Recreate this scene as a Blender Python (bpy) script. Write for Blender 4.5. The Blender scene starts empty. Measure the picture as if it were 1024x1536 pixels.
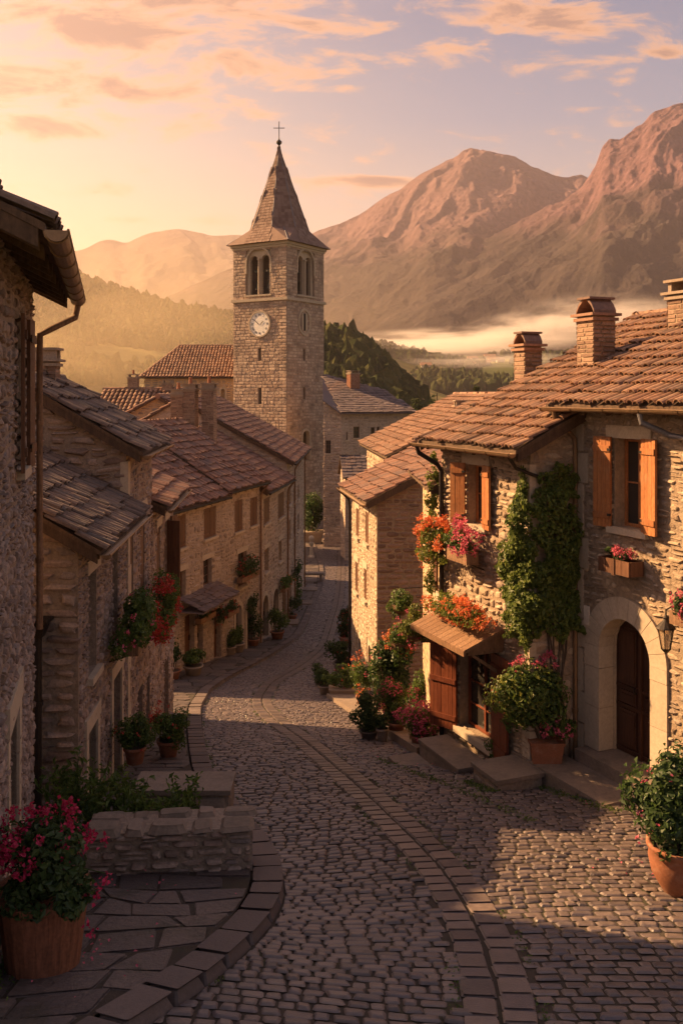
import bpy, math, random
import numpy as np
from mathutils import Vector
S = bpy.context.scene
COL = S.collection
R = math.radians
# ---------------------------------------------------------------- camera, world, sun, exposure
FP = 1400.0; HY = 590.0                      # focal length and horizon row for a 1024 x 1536 frame
cam = bpy.data.cameras.new('camera'); co = bpy.data.objects.new('camera', cam); COL.objects.link(co)
co.location = (0, 0, 0); co.rotation_euler = (R(90), 0, 0)
cam.sensor_fit = 'VERTICAL'; cam.sensor_height = 36; cam.lens = 36*FP/1536
cam.shift_y = -(768-HY)/1536; cam.clip_start = .1; cam.clip_end = 30000
S.camera = co
S.view_settings.view_transform = 'Standard'; S.view_settings.look = 'None'
S.view_settings.exposure = 1.7; S.view_settings.gamma = 1
S.cycles.max_bounces = 6; S.cycles.volume_bounces = 1; S.cycles.transparent_max_bounces = 12
S.cycles.volume_max_steps = 48; S.cycles.volume_step_rate = 2
SUN_AZ, SUN_EL = -65.0, 32.0                 # degrees left of straight ahead, above the horizon
sd = Vector((math.sin(R(SUN_AZ))*math.cos(R(SUN_EL)), math.cos(R(SUN_AZ))*math.cos(R(SUN_EL)), math.sin(R(SUN_EL))))
sl = bpy.data.lights.new('sun', 'SUN'); sl.energy = 5.0; sl.angle = R(1.0); sl.color = (1, .59, .27)
so = bpy.data.objects.new('sun', sl); COL.objects.link(so)
so.rotation_euler = sd.to_track_quat('Z', 'Y').to_euler()

class NT:                                    # terse node building
    def __init__(s, tree): s.t = tree; tree.nodes.clear()
    def n(s, typ, **kw):
        x = s.t.nodes.new(typ)
        for k, v in kw.items():
            if k[0] == 'i' and k[1:].isdigit(): x.inputs[int(k[1:])].default_value = v
            else: setattr(x, k, v)
        return x
    def l(s, a, b): s.t.links.new(a, b)
    def put(s, sock, v):
        if isinstance(v, bpy.types.NodeSocket): s.l(v, sock)
        elif v is not None: sock.default_value = v
    def m(s, op, a, b=None, c=None, clamp=False):
        x = s.n('ShaderNodeMath', operation=op, use_clamp=clamp)
        s.put(x.inputs[0], a); s.put(x.inputs[1], b); s.put(x.inputs[2], c)
        return x.outputs[0]
    def mix(s, f, a, b, blend='MIX'):
        x = s.n('ShaderNodeMix', data_type='RGBA', blend_type=blend)
        s.put(x.inputs[0], f); s.put(x.inputs[6], a); s.put(x.inputs[7], b)
        return x.outputs[2]
    def ramp(s, f, stops, interp='LINEAR'):
        x = s.n('ShaderNodeValToRGB'); r = x.color_ramp; r.interpolation = interp
        while len(r.elements) < len(stops): r.elements.new(.5)
        for e, (p, c) in zip(r.elements, stops):
            e.position = p; e.color = (*c, 1) if len(c) == 3 else c
        s.put(x.inputs[0], f)
        return x.outputs[0]
    def noise(s, vec, scale, detail=4, rough=.55, dist=0):
        x = s.n('ShaderNodeTexNoise'); s.put(x.inputs['Vector'], vec)
        x.inputs['Scale'].default_value = scale; x.inputs['Detail'].default_value = detail
        x.inputs['Roughness'].default_value = rough; x.inputs['Distortion'].default_value = dist
        return x.outputs[0]
    def mapr(s, v, a, b, c=0., d=1., smooth=False):
        x = s.n('ShaderNodeMapRange', interpolation_type='SMOOTHSTEP' if smooth else 'LINEAR')
        s.put(x.inputs[0], v)
        for i, q in enumerate((a, b, c, d)): x.inputs[i+1].default_value = q
        return x.outputs[0]

W = bpy.data.worlds.new('World'); S.world = W; W.use_nodes = True
g = NT(W.node_tree)
tc = g.n('ShaderNodeTexCoord'); sep = g.n('ShaderNodeSeparateXYZ'); g.l(tc.outputs['Generated'], sep.inputs[0])
dx, dy, dz = sep.outputs
zc = g.m('MAXIMUM', dz, 0.0)
def dotdir(v):
    x = g.n('ShaderNodeVectorMath', operation='DOT_PRODUCT'); g.l(tc.outputs['Generated'], x.inputs[0])
    x.inputs[1].default_value = Vector(v).normalized(); return x.outputs['Value']
warm = g.ramp(zc, [(0, (1.0, .46, .19)), (.09, (.92, .51, .23)), (.18, (.66, .45, .29)), (.27, (.38, .34, .32)), (.36, (.22, .24, .31)), (.50, (.34, .29, .34)), (1, (.32, .28, .34))])
cool = g.ramp(zc, [(0, (.74, .44, .32)), (.10, (.76, .50, .37)), (.19, (.50, .39, .35)), (.28, (.26, .27, .34)), (.38, (.155, .19, .29)), (.55, (.31, .28, .35)), (1, (.32, .28, .34))])
az = g.mapr(dotdir((-.75, .8, 0)), .55, .98, smooth=True)
sky = g.mix(az, cool, warm)
glow = g.m('POWER', g.m('MAXIMUM', dotdir((-.46, .9, .10)), 0), 14)
sky = g.mix(g.m('MULTIPLY', glow, .35), sky, (1.25, .74, .44, 1))
back = g.mapr(dy, -.5, .45, .85, 1.0, smooth=True)
# clouds, laid out by direction on the sky
yy = g.m('MAXIMUM', dy, .05)
qx = g.m('DIVIDE', dx, yy); qz = g.m('DIVIDE', dz, yy)
cv = g.n('ShaderNodeCombineXYZ'); g.l(qx, cv.inputs[0]); g.l(g.m('MULTIPLY', qz, 3.0), cv.inputs[1])
cv.inputs[2].default_value = 3.7
nz = g.noise(cv.outputs[0], 8.0, 9, .64, .5)
nz2 = g.noise(cv.outputs[0], 20.0, 5, .6, .2)
tot = None
for (cx, cy, rx, ry, k) in [(150, 30, 330, 55, 1.0), (60, 125, 210, 34, 1.1), (380, 95, 230, 38, .8), (90, 192, 190, 26, 1.0), (640, 88, 100, 32, .8), (835, 26, 150, 26, 1.0), (575, 272, 90, 12, .95), (300, 20, 300, 30, .5), (1010, 80, 60, 12, .6), (250, 330, 130, 9, .6), (480,130,120,14,.6)]:
    a = g.m('DIVIDE', g.m('SUBTRACT', qx, (cx-512)/FP), rx/FP); b = g.m('DIVIDE', g.m('SUBTRACT', qz, (HY-cy)/FP), ry/FP)
    r2 = g.m('ADD', g.m('MULTIPLY', a, a), g.m('MULTIPLY', b, b))
    e = g.m('MULTIPLY', g.m('POWER', 2.718, g.m('MULTIPLY', r2, -1.0)), k)
    tot = e if tot is None else g.m('MAXIMUM', tot, e)
cf = g.m('ADD', g.m('MULTIPLY', tot, .42), g.m('ADD', g.m('MULTIPLY', nz, 1.5), g.m('MULTIPLY', nz2, .35)))
cl = g.mapr(cf, 1.0, 1.28, 0, .98, smooth=True)
cl = g.m('MULTIPLY', cl, g.mapr(dy, 0, .3))
thick = g.mapr(cf, 1.12, 1.42, smooth=True)
ccol = g.mix(thick, (.86, .42, .21, 1), (.36, .19, .135, 1))
sky = g.mix(cl, sky, ccol)
bb = g.n('ShaderNodeVectorMath', operation='SCALE'); g.l(sky, bb.inputs[0]); g.l(back, bb.inputs['Scale'])
low = g.mapr(dz, -.06, .0)
skyc = g.mix(low, (.10, .07, .05, 1), bb.outputs[0])
nis = g.n('ShaderNodeTexSky', sky_type='NISHITA'); nis.sun_disc = False
nis.sun_elevation = R(SUN_EL); nis.sun_rotation = R(SUN_AZ); nis.air_density = 2; nis.dust_density = 4
b1 = g.n('ShaderNodeBackground', i1=.004); g.l(nis.outputs[0], b1.inputs[0])
SKY_STRENGTH = .35
b2 = g.n('ShaderNodeBackground', i1=SKY_STRENGTH); g.l(skyc, b2.inputs[0])
ad = g.n('ShaderNodeAddShader'); g.l(b1.outputs[0], ad.inputs[0]); g.l(b2.outputs[0], ad.inputs[1])
wo = g.n('ShaderNodeOutputWorld'); g.l(ad.outputs[0], wo.inputs[0])

# ---------------------------------------------------------------- helpers
random.seed(7); rng = np.random.default_rng(7)
_gk = [(-30, -4.1), (0, -4.1), (5, -4.3), (8.3, -4.95), (14.3, -6.1), (20, -7.4), (30, -9.6), (39, -11.0), (47, -11.9), (60, -12.9), (85, -14.0), (100, -14.6), (125, -17), (160, -24), (400, -34)]
_gy = np.linspace(-30, 400, 4301); _gz = np.interp(_gy, [a for a, b in _gk], [b for a, b in _gk])
_gz = np.convolve(np.pad(_gz, 15, 'edge'), np.ones(31)/31, 'valid')
def gz(y): return np.interp(y, _gy, _gz)
def gp(px, py, h=0.0):                       # the ground point (h above the ground) seen at a photo pixel
    lo, hi = 2.0, 130.0
    for _ in range(50):
        y = (lo+hi)/2
        if (HY-py)/FP*y > gz(y)+h: lo = y
        else: hi = y
    return np.array([(px-512)/FP*y, y, float(gz(y)+h)])
def at(px, py, y): return np.array([(px-512)/FP*y, y, (HY-py)/FP*y])

class MB:
    def __init__(s): s.V = []; s.F = []; s.n = 0; s.MI = []
    def use(s, i): s.MI.append((len(s.F), i)); return s
    def add(s, v, f):
        v = np.asarray(v, float).reshape(-1, 3); s.V.append(v)
        if isinstance(f, np.ndarray): s.F += (f+s.n).tolist()
        else: s.F += [[i+s.n for i in q] for q in f]
        s.n += len(v)
    def hexa(s, p):                          # 8 corners: 4 below, 4 above
        s.add(p, [(3, 2, 1, 0), (4, 5, 6, 7), (0, 1, 5, 4), (1, 2, 6, 5), (2, 3, 7, 6), (3, 0, 4, 7)])
    def box(s, x0, x1, y0, y1, z0, z1):
        s.hexa([(x0, y0, z0), (x1, y0, z0), (x1, y1, z0), (x0, y1, z0), (x0, y0, z1), (x1, y0, z1), (x1, y1, z1), (x0, y1, z1)])
    def tube(s, pts, r, seg=8, cap=True):
        pts = [np.array(p, float) for p in pts]; n = len(pts)
        rr = r if isinstance(r, (list, tuple, np.ndarray)) else [r]*n
        vs = []; ref = None
        for i, p in enumerate(pts):
            d = pts[min(i+1, n-1)]-pts[max(i-1, 0)]; d = d/(np.linalg.norm(d)+1e-9)
            if ref is None: ref = np.array([1., 0, 0]) if abs(d[0]) < .8 else np.array([0, 1., 0])
            a = np.cross(d, ref); a /= np.linalg.norm(a)+1e-9; b = np.cross(d, a); ref = np.cross(a, d)
            for k in range(seg):
                t = 2*math.pi*k/seg; vs.append(p+rr[i]*(math.cos(t)*a+math.sin(t)*b))
        f = [(i*seg+k, i*seg+(k+1) % seg, (i+1)*seg+(k+1) % seg, (i+1)*seg+k) for i in range(n-1) for k in range(seg)]
        if cap: f += [tuple(range(seg))[::-1], tuple((n-1)*seg+k for k in range(seg))]
        s.add(vs, f)
    def lathe(s, c, prof, seg=20):           # prof: (radius, height)
        vs = [(c[0]+r*math.cos(2*math.pi*k/seg), c[1]+r*math.sin(2*math.pi*k/seg), c[2]+z) for r, z in prof for k in range(seg)]
        f = [(i*seg+k, i*seg+(k+1) % seg, (i+1)*seg+(k+1) % seg, (i+1)*seg+k) for i in range(len(prof)-1) for k in range(seg)]
        f += [tuple(range(seg))[::-1], tuple((len(prof)-1)*seg+k for k in range(seg))]
        s.add(vs, f)
    def build(s, name, mat, parent=None, loc=None, smooth=False):
        me = bpy.data.meshes.new(name)
        V = np.concatenate(s.V) if s.V else np.zeros((0, 3))
        o0 = WL.get(parent.name, np.zeros(3)) if parent is not None else (np.array(loc, float) if loc is not None else np.zeros(3))
        me.from_pydata((V-o0).tolist(), [], s.F)
        for q in (mat if isinstance(mat, (list, tuple)) else [mat]): me.materials.append(q)
        if s.MI:
            mi = np.zeros(len(s.F), np.int32)
            for a, i in s.MI: mi[a:] = i
            me.polygons.foreach_set('material_index', mi)
        if smooth: me.shade_smooth()
        o = bpy.data.objects.new(name, me); COL.objects.link(o)
        if parent is not None: o.parent = parent; WL[o.name] = o0
        elif loc is not None: o.location = loc; WL[o.name] = o0
        else: WL[o.name] = np.zeros(3)
        return o
WL = {}                                      # world position of each parent's origin
def thing(name, label, cat, loc, group=None):
    o = bpy.data.objects.new(name, None); COL.objects.link(o); o.location = [float(c) for c in loc]; o.empty_display_size = .2
    o['label'] = label; o['category'] = cat
    if group: o['group'] = group
    WL[o.name] = np.array(loc, float); return o
def tag(o, label, cat, group=None):
    o['label'] = label; o['category'] = cat
    if group: o['group'] = group
    return o
def kind(o, k, label=None):
    o['kind'] = k
    if label: o['label'] = label
    return o
def copy_thing(o, loc, scale=1.0, rotz=0., label=None, group=None, parent=None):
    c = o.copy(); COL.objects.link(c)
    if parent is None:
        c.location = [float(v) for v in loc]; c.scale = (scale,)*3 if isinstance(scale, (int, float)) else scale; c.rotation_euler = (0, 0, rotz)
        if label: c['label'] = label
        if group: c['group'] = group
    else: c.parent = parent
    for ch in list(o.children): copy_thing(ch, None, parent=c)
    return c

class Frame:                                 # a vertical plane: u along, n outward, z up
    def __init__(s, ox, oy, dx, dy, side=1):
        l = math.hypot(dx, dy); s.o = np.array([ox, oy]); s.u = np.array([dx, dy])/l
        s.n = np.array([s.u[1], -s.u[0]])*side; s.side = side
    def p(s, u, n, z):
        u, n, z = np.broadcast_arrays(np.asarray(u, float), np.asarray(n, float), np.asarray(z, float))
        return np.stack([s.o[0]+u*s.u[0]+n*s.n[0], s.o[1]+u*s.u[1]+n*s.n[1], z], -1)
    def hit(s, px, py, n=0.0):               # (u, z) where the sight line through a photo pixel meets the plane
        k = (px-512)/FP; ox, oy = s.o+n*s.n
        u = (k*oy-ox)/(s.u[0]-k*s.u[1]); y = oy+u*s.u[1]
        return u, (HY-py)/FP*y
    def box(s, mb, u0, u1, n0, n1, z0, z1):
        mb.hexa([s.p(a, b, c) for c in (z0, z1) for a, b in ((u0, n0), (u1, n0), (u1, n1), (u0, n1))])
    def sub(s, u, n, ang=0.):                # a frame hinged at (u, n), turned by ang towards the outward side
        o = s.o+u*s.u+n*s.n; c, w = math.cos(ang), math.sin(ang); d = s.u*c+s.n*w
        f = Frame(o[0], o[1], d[0], d[1], s.side); return f

_ph = rng.uniform(0, 6.28, 40)
def warp(u, z, a, f=1.0):
    return (a*(np.sin(2.3*f*u+1.9*f*z+_ph[0])+.6*np.sin(5.1*f*u-3.7*f*z+_ph[1])+.35*np.sin(9.1*f*z+7.3*f*u+_ph[2])),
            a*.7*(np.sin(2.9*f*u-1.3*f*z+_ph[3])+.6*np.sin(4.3*f*u+4.9*f*z+_ph[4])+.35*np.sin(10.3*f*u+_ph[5])))
OCT = np.array([(-.5, -.27), (-.31, -.5), (.31, -.5), (.5, -.27), (.5, .27), (.31, .5), (-.31, .5), (-.5, .27)])
OCTR = np.array([(-.5, -.43), (-.46, -.5), (.46, -.5), (.5, -.43), (.5, .43), (.46, .5), (-.46, .5), (-.5, .43)])
def stone_geo(rects, h, gap, jit, oct_=OCT, dome=.35, tl=.4):
    """rects (k,4): u0,u1,z0,z1 -> (uvh array (k,24,3), faces)"""
    r = np.asarray(rects, float); k = len(r)
    c = np.stack([(r[:, 0]+r[:, 1])/2, (r[:, 2]+r[:, 3])/2], -1)[:, None, :]
    sz = np.maximum(np.stack([r[:, 1]-r[:, 0], r[:, 3]-r[:, 2]], -1)-gap, .01)[:, None, :]
    o = oct_[None]*(1-rng.uniform(0, jit, (k, 8, 1)))+rng.uniform(-jit, jit, (k, 8, 2))*.25
    hh = h*rng.uniform(.35, 1.25, (k, 1)); tilt = rng.uniform(-tl, tl, (k, 2)); hh = hh if tl > .2 else h*rng.uniform(.92, 1.06, (k, 1))
    out = np.zeros((k, 24, 3))
    mn = np.minimum(sz[..., 0], sz[..., 1])[..., None]
    for i, (shr, lv) in enumerate(((0, -.15), (.13, .72), (dome, 1.0))):
        # shrink by absolute amount relative to the short side
        q = o*sz; q = q*(1-np.minimum(shr*mn*2/np.maximum(sz, 1e-3), .85))
        out[:, i*8:(i+1)*8, :2] = c+q
        out[:, i*8:(i+1)*8, 2] = hh*lv*(1+(tilt[:, :1]*o[..., 0]+tilt[:, 1:]*o[..., 1])*(0 if i == 0 else 1))
    f = []
    for a in (0, 8):
        for j in range(8): f.append((a+j, a+(j+1) % 8, a+8+(j+1) % 8, a+8+j))
    base = (np.arange(k)*24)[:, None, None]
    F4 = (np.array(f)[None]+base).reshape(-1, 4)
    top = (np.arange(16, 24)[None]+base[:, :, 0])
    return out, F4, top
def masonry(mb, F, u0, u1, z0, z1, holes=(), sw=.28, sh=.15, h=.03, gap=.02, jit=.25, wa=.02, top=None, ashlar=False, circ=(), quoin=0., dome=.33, n0=0.):
    """lay individual stones over the plane F between u0..u1, z0..z1; top(u) limits the height; holes (u0,u1,z0,z1)"""
    if u1 < u0: u0, u1 = u1, u0
    rects = []; z = z0; row = 0
    while z < z1-.03:
        ch = sh*random.uniform(.7, 1.35) if not ashlar else sh*random.uniform(.85, 1.15)
        ze = min(z+ch, z1); iv = [(u0, u1)]
        for (a, b, c, d) in holes:
            if min(d, ze)-max(c, z) > .3*(ze-z):
                nv = []
                for (p, q) in iv:
                    if b <= p or a >= q: nv.append((p, q)); continue
                    if a > p: nv.append((p, a))
                    if b < q: nv.append((b, q))
                iv = nv
        for (p, q) in iv:
            u = p; first = True
            while u < q-.02:
                w = sw*random.uniform(.55, 1.6)
                if quoin and (first and p == u0): w = quoin*(1. if row % 2 else .6)
                e = u+w
                if q-e < .5*sw*.6: e = q
                if not ashlar and random.random() < .28 and w > ch and not (quoin and first):
                    m = (z+ze)/2+random.uniform(-.02, .02); rects += [(u, e, z, m), (u, e, m, ze)]
                else: rects.append((u, e, z, ze))
                u = e; first = False
        z = ze; row += 1
    r = np.array(rects)
    if len(r) == 0: return
    cu = (r[:, 0]+r[:, 1])/2; cz = (r[:, 2]+r[:, 3])/2; ok = np.ones(len(r), bool)
    if top is not None: ok &= np.array([c < top(a)-.02 for a, c in zip(cu, cz)])
    for (a, b, rad) in circ: ok &= ((cu-a)**2+(cz-b)**2) > rad*rad
    r = r[ok]
    g_, F4, tp = stone_geo(r, h, gap, jit, OCTR if ashlar else OCT, dome)
    k = len(g_); fl = g_.reshape(-1, 3); wu, wz = warp(fl[:, 0], fl[:, 1], wa)
    V = F.p(fl[:, 0]+wu, fl[:, 2]+n0, fl[:, 1]+wz)
    mb.V.append(V); mb.F += (F4+mb.n).tolist(); mb.F += (tp+mb.n).tolist(); mb.n += len(V)
def plane_holes(mb, F, u0, u1, z0, z1, holes, n=0., reveal=.25, deep=None):
    us = sorted({u0, u1, *[min(max(v, u0), u1) for h_ in holes for v in h_[:2]]}); zs = sorted({z0, z1, *[min(max(v, z0), z1) for h_ in holes for v in h_[2:]]})
    for i in range(len(us)-1):
        for j in range(len(zs)-1):
            cu, cz = (us[i]+us[i+1])/2, (zs[j]+zs[j+1])/2
            if any(a < cu < b and c < cz < d for a, b, c, d in holes): continue
            mb.add([F.p(us[i], n, zs[j]), F.p(us[i+1], n, zs[j]), F.p(us[i+1], n, zs[j+1]), F.p(us[i], n, zs[j+1])], [(0, 1, 2, 3)])
    rv0 = reveal
    for hi_, (a, b, c, d) in enumerate(holes):
        reveal = deep if deep and hi_ == 0 else rv0
        q = [F.p(x, m, y) for m in (n, n-reveal) for x, y in ((a, c), (b, c), (b, d), (a, d))]
        mb.add(q, [(0, 1, 5, 4), (1, 2, 6, 5), (2, 3, 7, 6), (3, 0, 4, 7)])
        mb.add([F.p(x, n-reveal-.12, y) for x, y in ((a-.05, c-.05), (b+.05, c-.05), (b+.05, d+.05), (a-.05, d+.05))], [(0, 1, 2, 3)])

def tiles(mb, P0, U, V, L, Wd, style='barrel', cw=.2, rh=.34, r=.075, jit=1.0, clip=None, lift=.03):
    """cover the rectangle P0 + a*U (0..L) + b*V (0..Wd) with individual roof tiles; V points up the slope"""
    U = np.array(U, float); V = np.array(V, float); U /= np.linalg.norm(U); V /= np.linalg.norm(V); N = np.cross(U, V)
    if N[2] < 0: N = -N
    P0 = np.array(P0, float); nc = max(1, int(round(L/cw))); nr = max(1, int(round(Wd/rh))); cw = L/nc; rh = Wd/nr
    A, B = np.meshgrid(np.arange(nc), np.arange(nr), indexing='ij'); A = A.ravel(); B = B.ravel(); k = len(A)
    a = (A+.5)*cw+rng.normal(0, .012*jit, k); b = B*rh+rng.normal(0, .022*jit, k)
    if style == 'slab': a = a+(B % 2)*cw*.45*0+rng.normal(0, .02*jit, k)
    if clip is not None:
        ok = np.array([clip(x, y+rh*.5) for x, y in zip(a, b)]); a, b = a[ok], b[ok]; k = len(a)
    if k == 0: return
    sk = rng.normal(0, .03*jit, k)
    lf = lift*(1+rng.normal(0, .25*jit, k))+.018
    ln = rh*1.18
    if style == 'barrel':
        ang = np.linspace(math.pi, 0, 6); pa = np.cos(ang)*r*1.02; pn = np.sin(ang)*r*.85
        prof = []
        for end, (t, sc) in enumerate(((0, 1.08), (ln, .86))):
            for th in (0, 1):
                prof.append((pa*sc*(1-.16*th), pn*sc-(.016*th), t))
        V_ = np.zeros((k, 24, 3)); idx = 0
        # order: lower outer, lower inner, upper outer, upper inner
        for j, (x, nn, t) in enumerate(prof):
            aa = a[:, None]+x[None]+sk[:, None]*t/ln*rh*.3
            bb_ = (b+0)[:, None]+t+np.zeros_like(x)[None]
            hn = nn[None]+(lf*(1-t/ln))[:, None]+.005
            V_[:, j*6:(j+1)*6] = P0+aa[..., None]*U+bb_[..., None]*V+hn[..., None]*N
        f = [(i, i+1, 12+i+1, 12+i) for i in range(5)]+[(i, i+1, 6+i+1, 6+i) for i in range(5)]
    else:
        w = cw*.5*(1-rng.uniform(.0, .10, k)); th = r
        V_ = np.zeros((k, 8, 3)); j = 0
        for lev in (0, 1):
            for (sx, t) in ((-1, 0), (1, 0), (1, 1), (-1, 1)):
                aa = a+sx*w+rng.normal(0, .006*jit, k); bb_ = b+t*ln+(1-t)*rng.normal(0, .02*jit, k)
                hn = lf*(1-t)+lev*th*(1+.0*t)+.004
                V_[:, j] = P0+aa[:, None]*U+bb_[:, None]*V+hn[:, None]*N; j += 1
        f = [(4, 5, 6, 7), (0, 1, 5, 4), (1, 2, 6, 5), (3, 0, 4, 7)]
    nv = V_.shape[1]; F_ = (np.array(f)[None]+(np.arange(k)*nv)[:, None, None]).reshape(-1, 4)
    mb.V.append(V_.reshape(-1, 3)); mb.F += (F_+mb.n).tolist(); mb.n += k*nv

# ---------------------------------------------------------------- materials
MATS = {}
def mat(name, cols, rough=.85, spec=.3, isl=1.0, ns=3.0, namt=.35, bs=30., bump=.35, bdist=.01, metal=0., stain=None, grain=None):
    """cols: 2-4 colours picked per piece; ns noise mottling; stain (colour, scale, amount)"""
    m = bpy.data.materials.new(name); m.use_nodes = True; g = NT(m.node_tree)
    geo = g.n('ShaderNodeNewGeometry'); tc = g.n('ShaderNodeTexCoord'); pos = geo.outputs['Position']
    st = [(i/max(1, len(cols)-1), c) for i, c in enumerate(cols)]
    rnd = geo.outputs['Random Per Island']
    n1 = g.noise(pos, ns, 5, .6)
    f = g.m('ADD', g.m('MULTIPLY', rnd, isl), g.m('MULTIPLY', g.m('SUBTRACT', n1, .5), .9+.6*(1-isl)))
    if isl == 0: f = g.m('ADD', f, .5)
    c = g.ramp(f, st)
    n2 = g.noise(pos, ns*9, 5, .65)
    v = g.mapr(n2, .25, .75, 1-namt, 1+namt)
    sc = g.n('ShaderNodeVectorMath', operation='SCALE'); g.l(c, sc.inputs[0]); g.l(v, sc.inputs['Scale']); c = sc.outputs[0]
    if stain:
        n3 = g.noise(pos, stain[1], 5, .65, .4); c = g.mix(g.m('MULTIPLY', g.mapr(n3, .5, .68, smooth=True), stain[2]), c, (*stain[0], 1))
    hgt = g.noise(pos, bs, 6, .65)
    if grain:                                # wood grain or brushing along z
        mp = g.n('ShaderNodeMapping'); g.l(pos, mp.inputs[0]); mp.inputs['Scale'].default_value = grain
        gr = g.noise(mp.outputs[0], 1.0, 5, .6, .5); hgt = gr
        s2 = g.n('ShaderNodeVectorMath', operation='SCALE'); g.l(c, s2.inputs[0]); g.l(g.mapr(gr, .3, .7, .65, 1.3), s2.inputs['Scale']); c = s2.outputs[0]
    bp = g.n('ShaderNodeBump'); bp.inputs['Strength'].default_value = bump; bp.inputs['Distance'].default_value = bdist; g.l(hgt, bp.inputs['Height'])
    p = g.n('ShaderNodeBsdfPrincipled'); g.l(c, p.inputs['Base Color']); g.l(bp.outputs[0], p.inputs['Normal'])
    rg = g.mapr(n2, .3, .7, max(.05, rough-.12), min(1, rough+.1)); g.l(rg, p.inputs['Roughness'])
    p.inputs['Specular IOR Level'].default_value = spec; p.inputs['Metallic'].default_value = metal
    o = g.n('ShaderNodeOutputMaterial'); g.l(p.outputs[0], o.inputs[0]); MATS[name] = m; return m
def leafmat(name, cols, tr=.35, rough=.5):
    m = bpy.data.materials.new(name); m.use_nodes = True; g = NT(m.node_tree)
    geo = g.n('ShaderNodeNewGeometry'); c = g.ramp(geo.outputs['Random Per Island'], [(i/(len(cols)-1), q) for i, q in enumerate(cols)])
    p = g.n('ShaderNodeBsdfPrincipled'); g.l(c, p.inputs['Base Color']); p.inputs['Roughness'].default_value = rough; p.inputs['Specular IOR Level'].default_value = .35
    t = g.n('ShaderNodeBsdfTranslucent'); s2 = g.n('ShaderNodeVectorMath', operation='SCALE'); g.l(c, s2.inputs[0]); s2.inputs['Scale'].default_value = 1.4; g.l(s2.outputs[0], t.inputs[0])
    x = g.n('ShaderNodeMixShader'); x.inputs[0].default_value = tr; g.l(p.outputs[0], x.inputs[1]); g.l(t.outputs[0], x.inputs[2])
    o = g.n('ShaderNodeOutputMaterial'); g.l(x.outputs[0], o.inputs[0]); MATS[name] = m; return m
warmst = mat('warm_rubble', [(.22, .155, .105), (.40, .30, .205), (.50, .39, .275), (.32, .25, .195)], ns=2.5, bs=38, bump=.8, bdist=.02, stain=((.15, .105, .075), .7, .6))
warmmort = mat('warm_mortar', [(.25, .185, .125), (.36, .27, .19)], isl=0, ns=1.6, bs=22, bump=.9, bdist=.03)
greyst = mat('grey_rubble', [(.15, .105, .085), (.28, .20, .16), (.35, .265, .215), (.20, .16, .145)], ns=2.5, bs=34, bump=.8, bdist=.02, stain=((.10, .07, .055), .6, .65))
greymort = mat('grey_mortar', [(.22, .165, .125), (.30, .23, .175)], isl=0, ns=1.8, bs=22, bump=.9, bdist=.03)
rowst = mat('pale_rubble', [(.24, .18, .14), (.36, .28, .215), (.42, .33, .26), (.26, .21, .18)], ns=1.5, bs=20, bump=.7, bdist=.02, stain=((.17, .12, .09), .35, .6))
rowmort = mat('pale_mortar', [(.30, .235, .18), (.42, .33, .25)], isl=0, ns=.9, bs=12, bump=.8, bdist=.03)
towst = mat('tower_ashlar', [(.29, .20, .15), (.42, .305, .225), (.50, .38, .285), (.35, .26, .205)], ns=.8, bs=9, bump=.7, bdist=.04, stain=((.12, .09, .075), .5, .6))
towmort = mat('tower_mortar', [(.25, .19, .14), (.33, .25, .19)], isl=0, ns=.8, bs=9, bump=.7, bdist=.04)
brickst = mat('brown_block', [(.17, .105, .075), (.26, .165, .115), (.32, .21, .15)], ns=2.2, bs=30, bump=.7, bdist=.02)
dressed = mat('dressed_stone', [(.42, .34, .25), (.50, .41, .31)], isl=.5, ns=2.5, namt=.16, bs=45, bump=.35, bdist=.01, stain=((.30, .24, .18), 2.5, .4))
stepst = mat('worn_step_stone', [(.17, .13, .10), (.25, .19, .15)], isl=.7, ns=2.0, namt=.25, bs=30, bump=.6, bdist=.015, stain=((.10, .085, .065), 3, .5))
cobst = mat('cobble_stone', [(.068, .054, .054), (.112, .086, .080), (.15, .114, .10), (.092, .074, .078)], ns=1.3, namt=.3, bs=42, bump=.6, bdist=.01, rough=.44, spec=.55)
kerbst = mat('kerb_stone', [(.09, .070, .066), (.135, .105, .095)], ns=2, namt=.25, bs=35, bump=.6, bdist=.015, rough=.7)
flagst = mat('flagstone', [(.065, .052, .052), (.10, .080, .076), (.13, .10, .088)], ns=1.5, namt=.35, bs=16, bump=1.0, bdist=.03, rough=.55, spec=.4, stain=((.045, .042, .028), 1.6, .7))
soilm = mat('joint_soil', [(.035, .028, .022), (.065, .05, .038)], isl=0, ns=4, bs=60, bump=.8, bdist=.02, stain=((.045, .05, .018), 1.2, .4))
tilew = mat('orange_clay_tile', [(.12, .065, .042), (.24, .125, .075), (.32, .19, .12), (.16, .095, .07)], ns=2, bs=40, bump=.4, stain=((.13, .10, .07), 1.6, .55))
tileb = mat('brown_clay_tile', [(.13, .065, .045), (.23, .115, .075), (.28, .16, .11), (.15, .10, .085)], ns=1.6, bs=30, bump=.5, stain=((.10, .08, .07), .9, .6))
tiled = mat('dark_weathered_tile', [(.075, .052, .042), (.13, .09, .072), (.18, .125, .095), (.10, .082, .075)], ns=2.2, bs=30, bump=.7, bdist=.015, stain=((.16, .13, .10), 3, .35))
slate = mat('slate', [(.085, .065, .065), (.14, .105, .10), (.17, .13, .12)], ns=1, bs=14, bump=.4, stain=((.20, .12, .09), .35, .5))
spiret = mat('spire_tile', [(.15, .09, .07), (.21, .135, .105), (.25, .17, .135)], ns=1.6, bs=30, bump=.5, namt=.2)
deck = mat('roof_timber', [(.07, .042, .026), (.12, .075, .045)], ns=3, bs=30, bump=.4, grain=(20, 20, 3))
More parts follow.
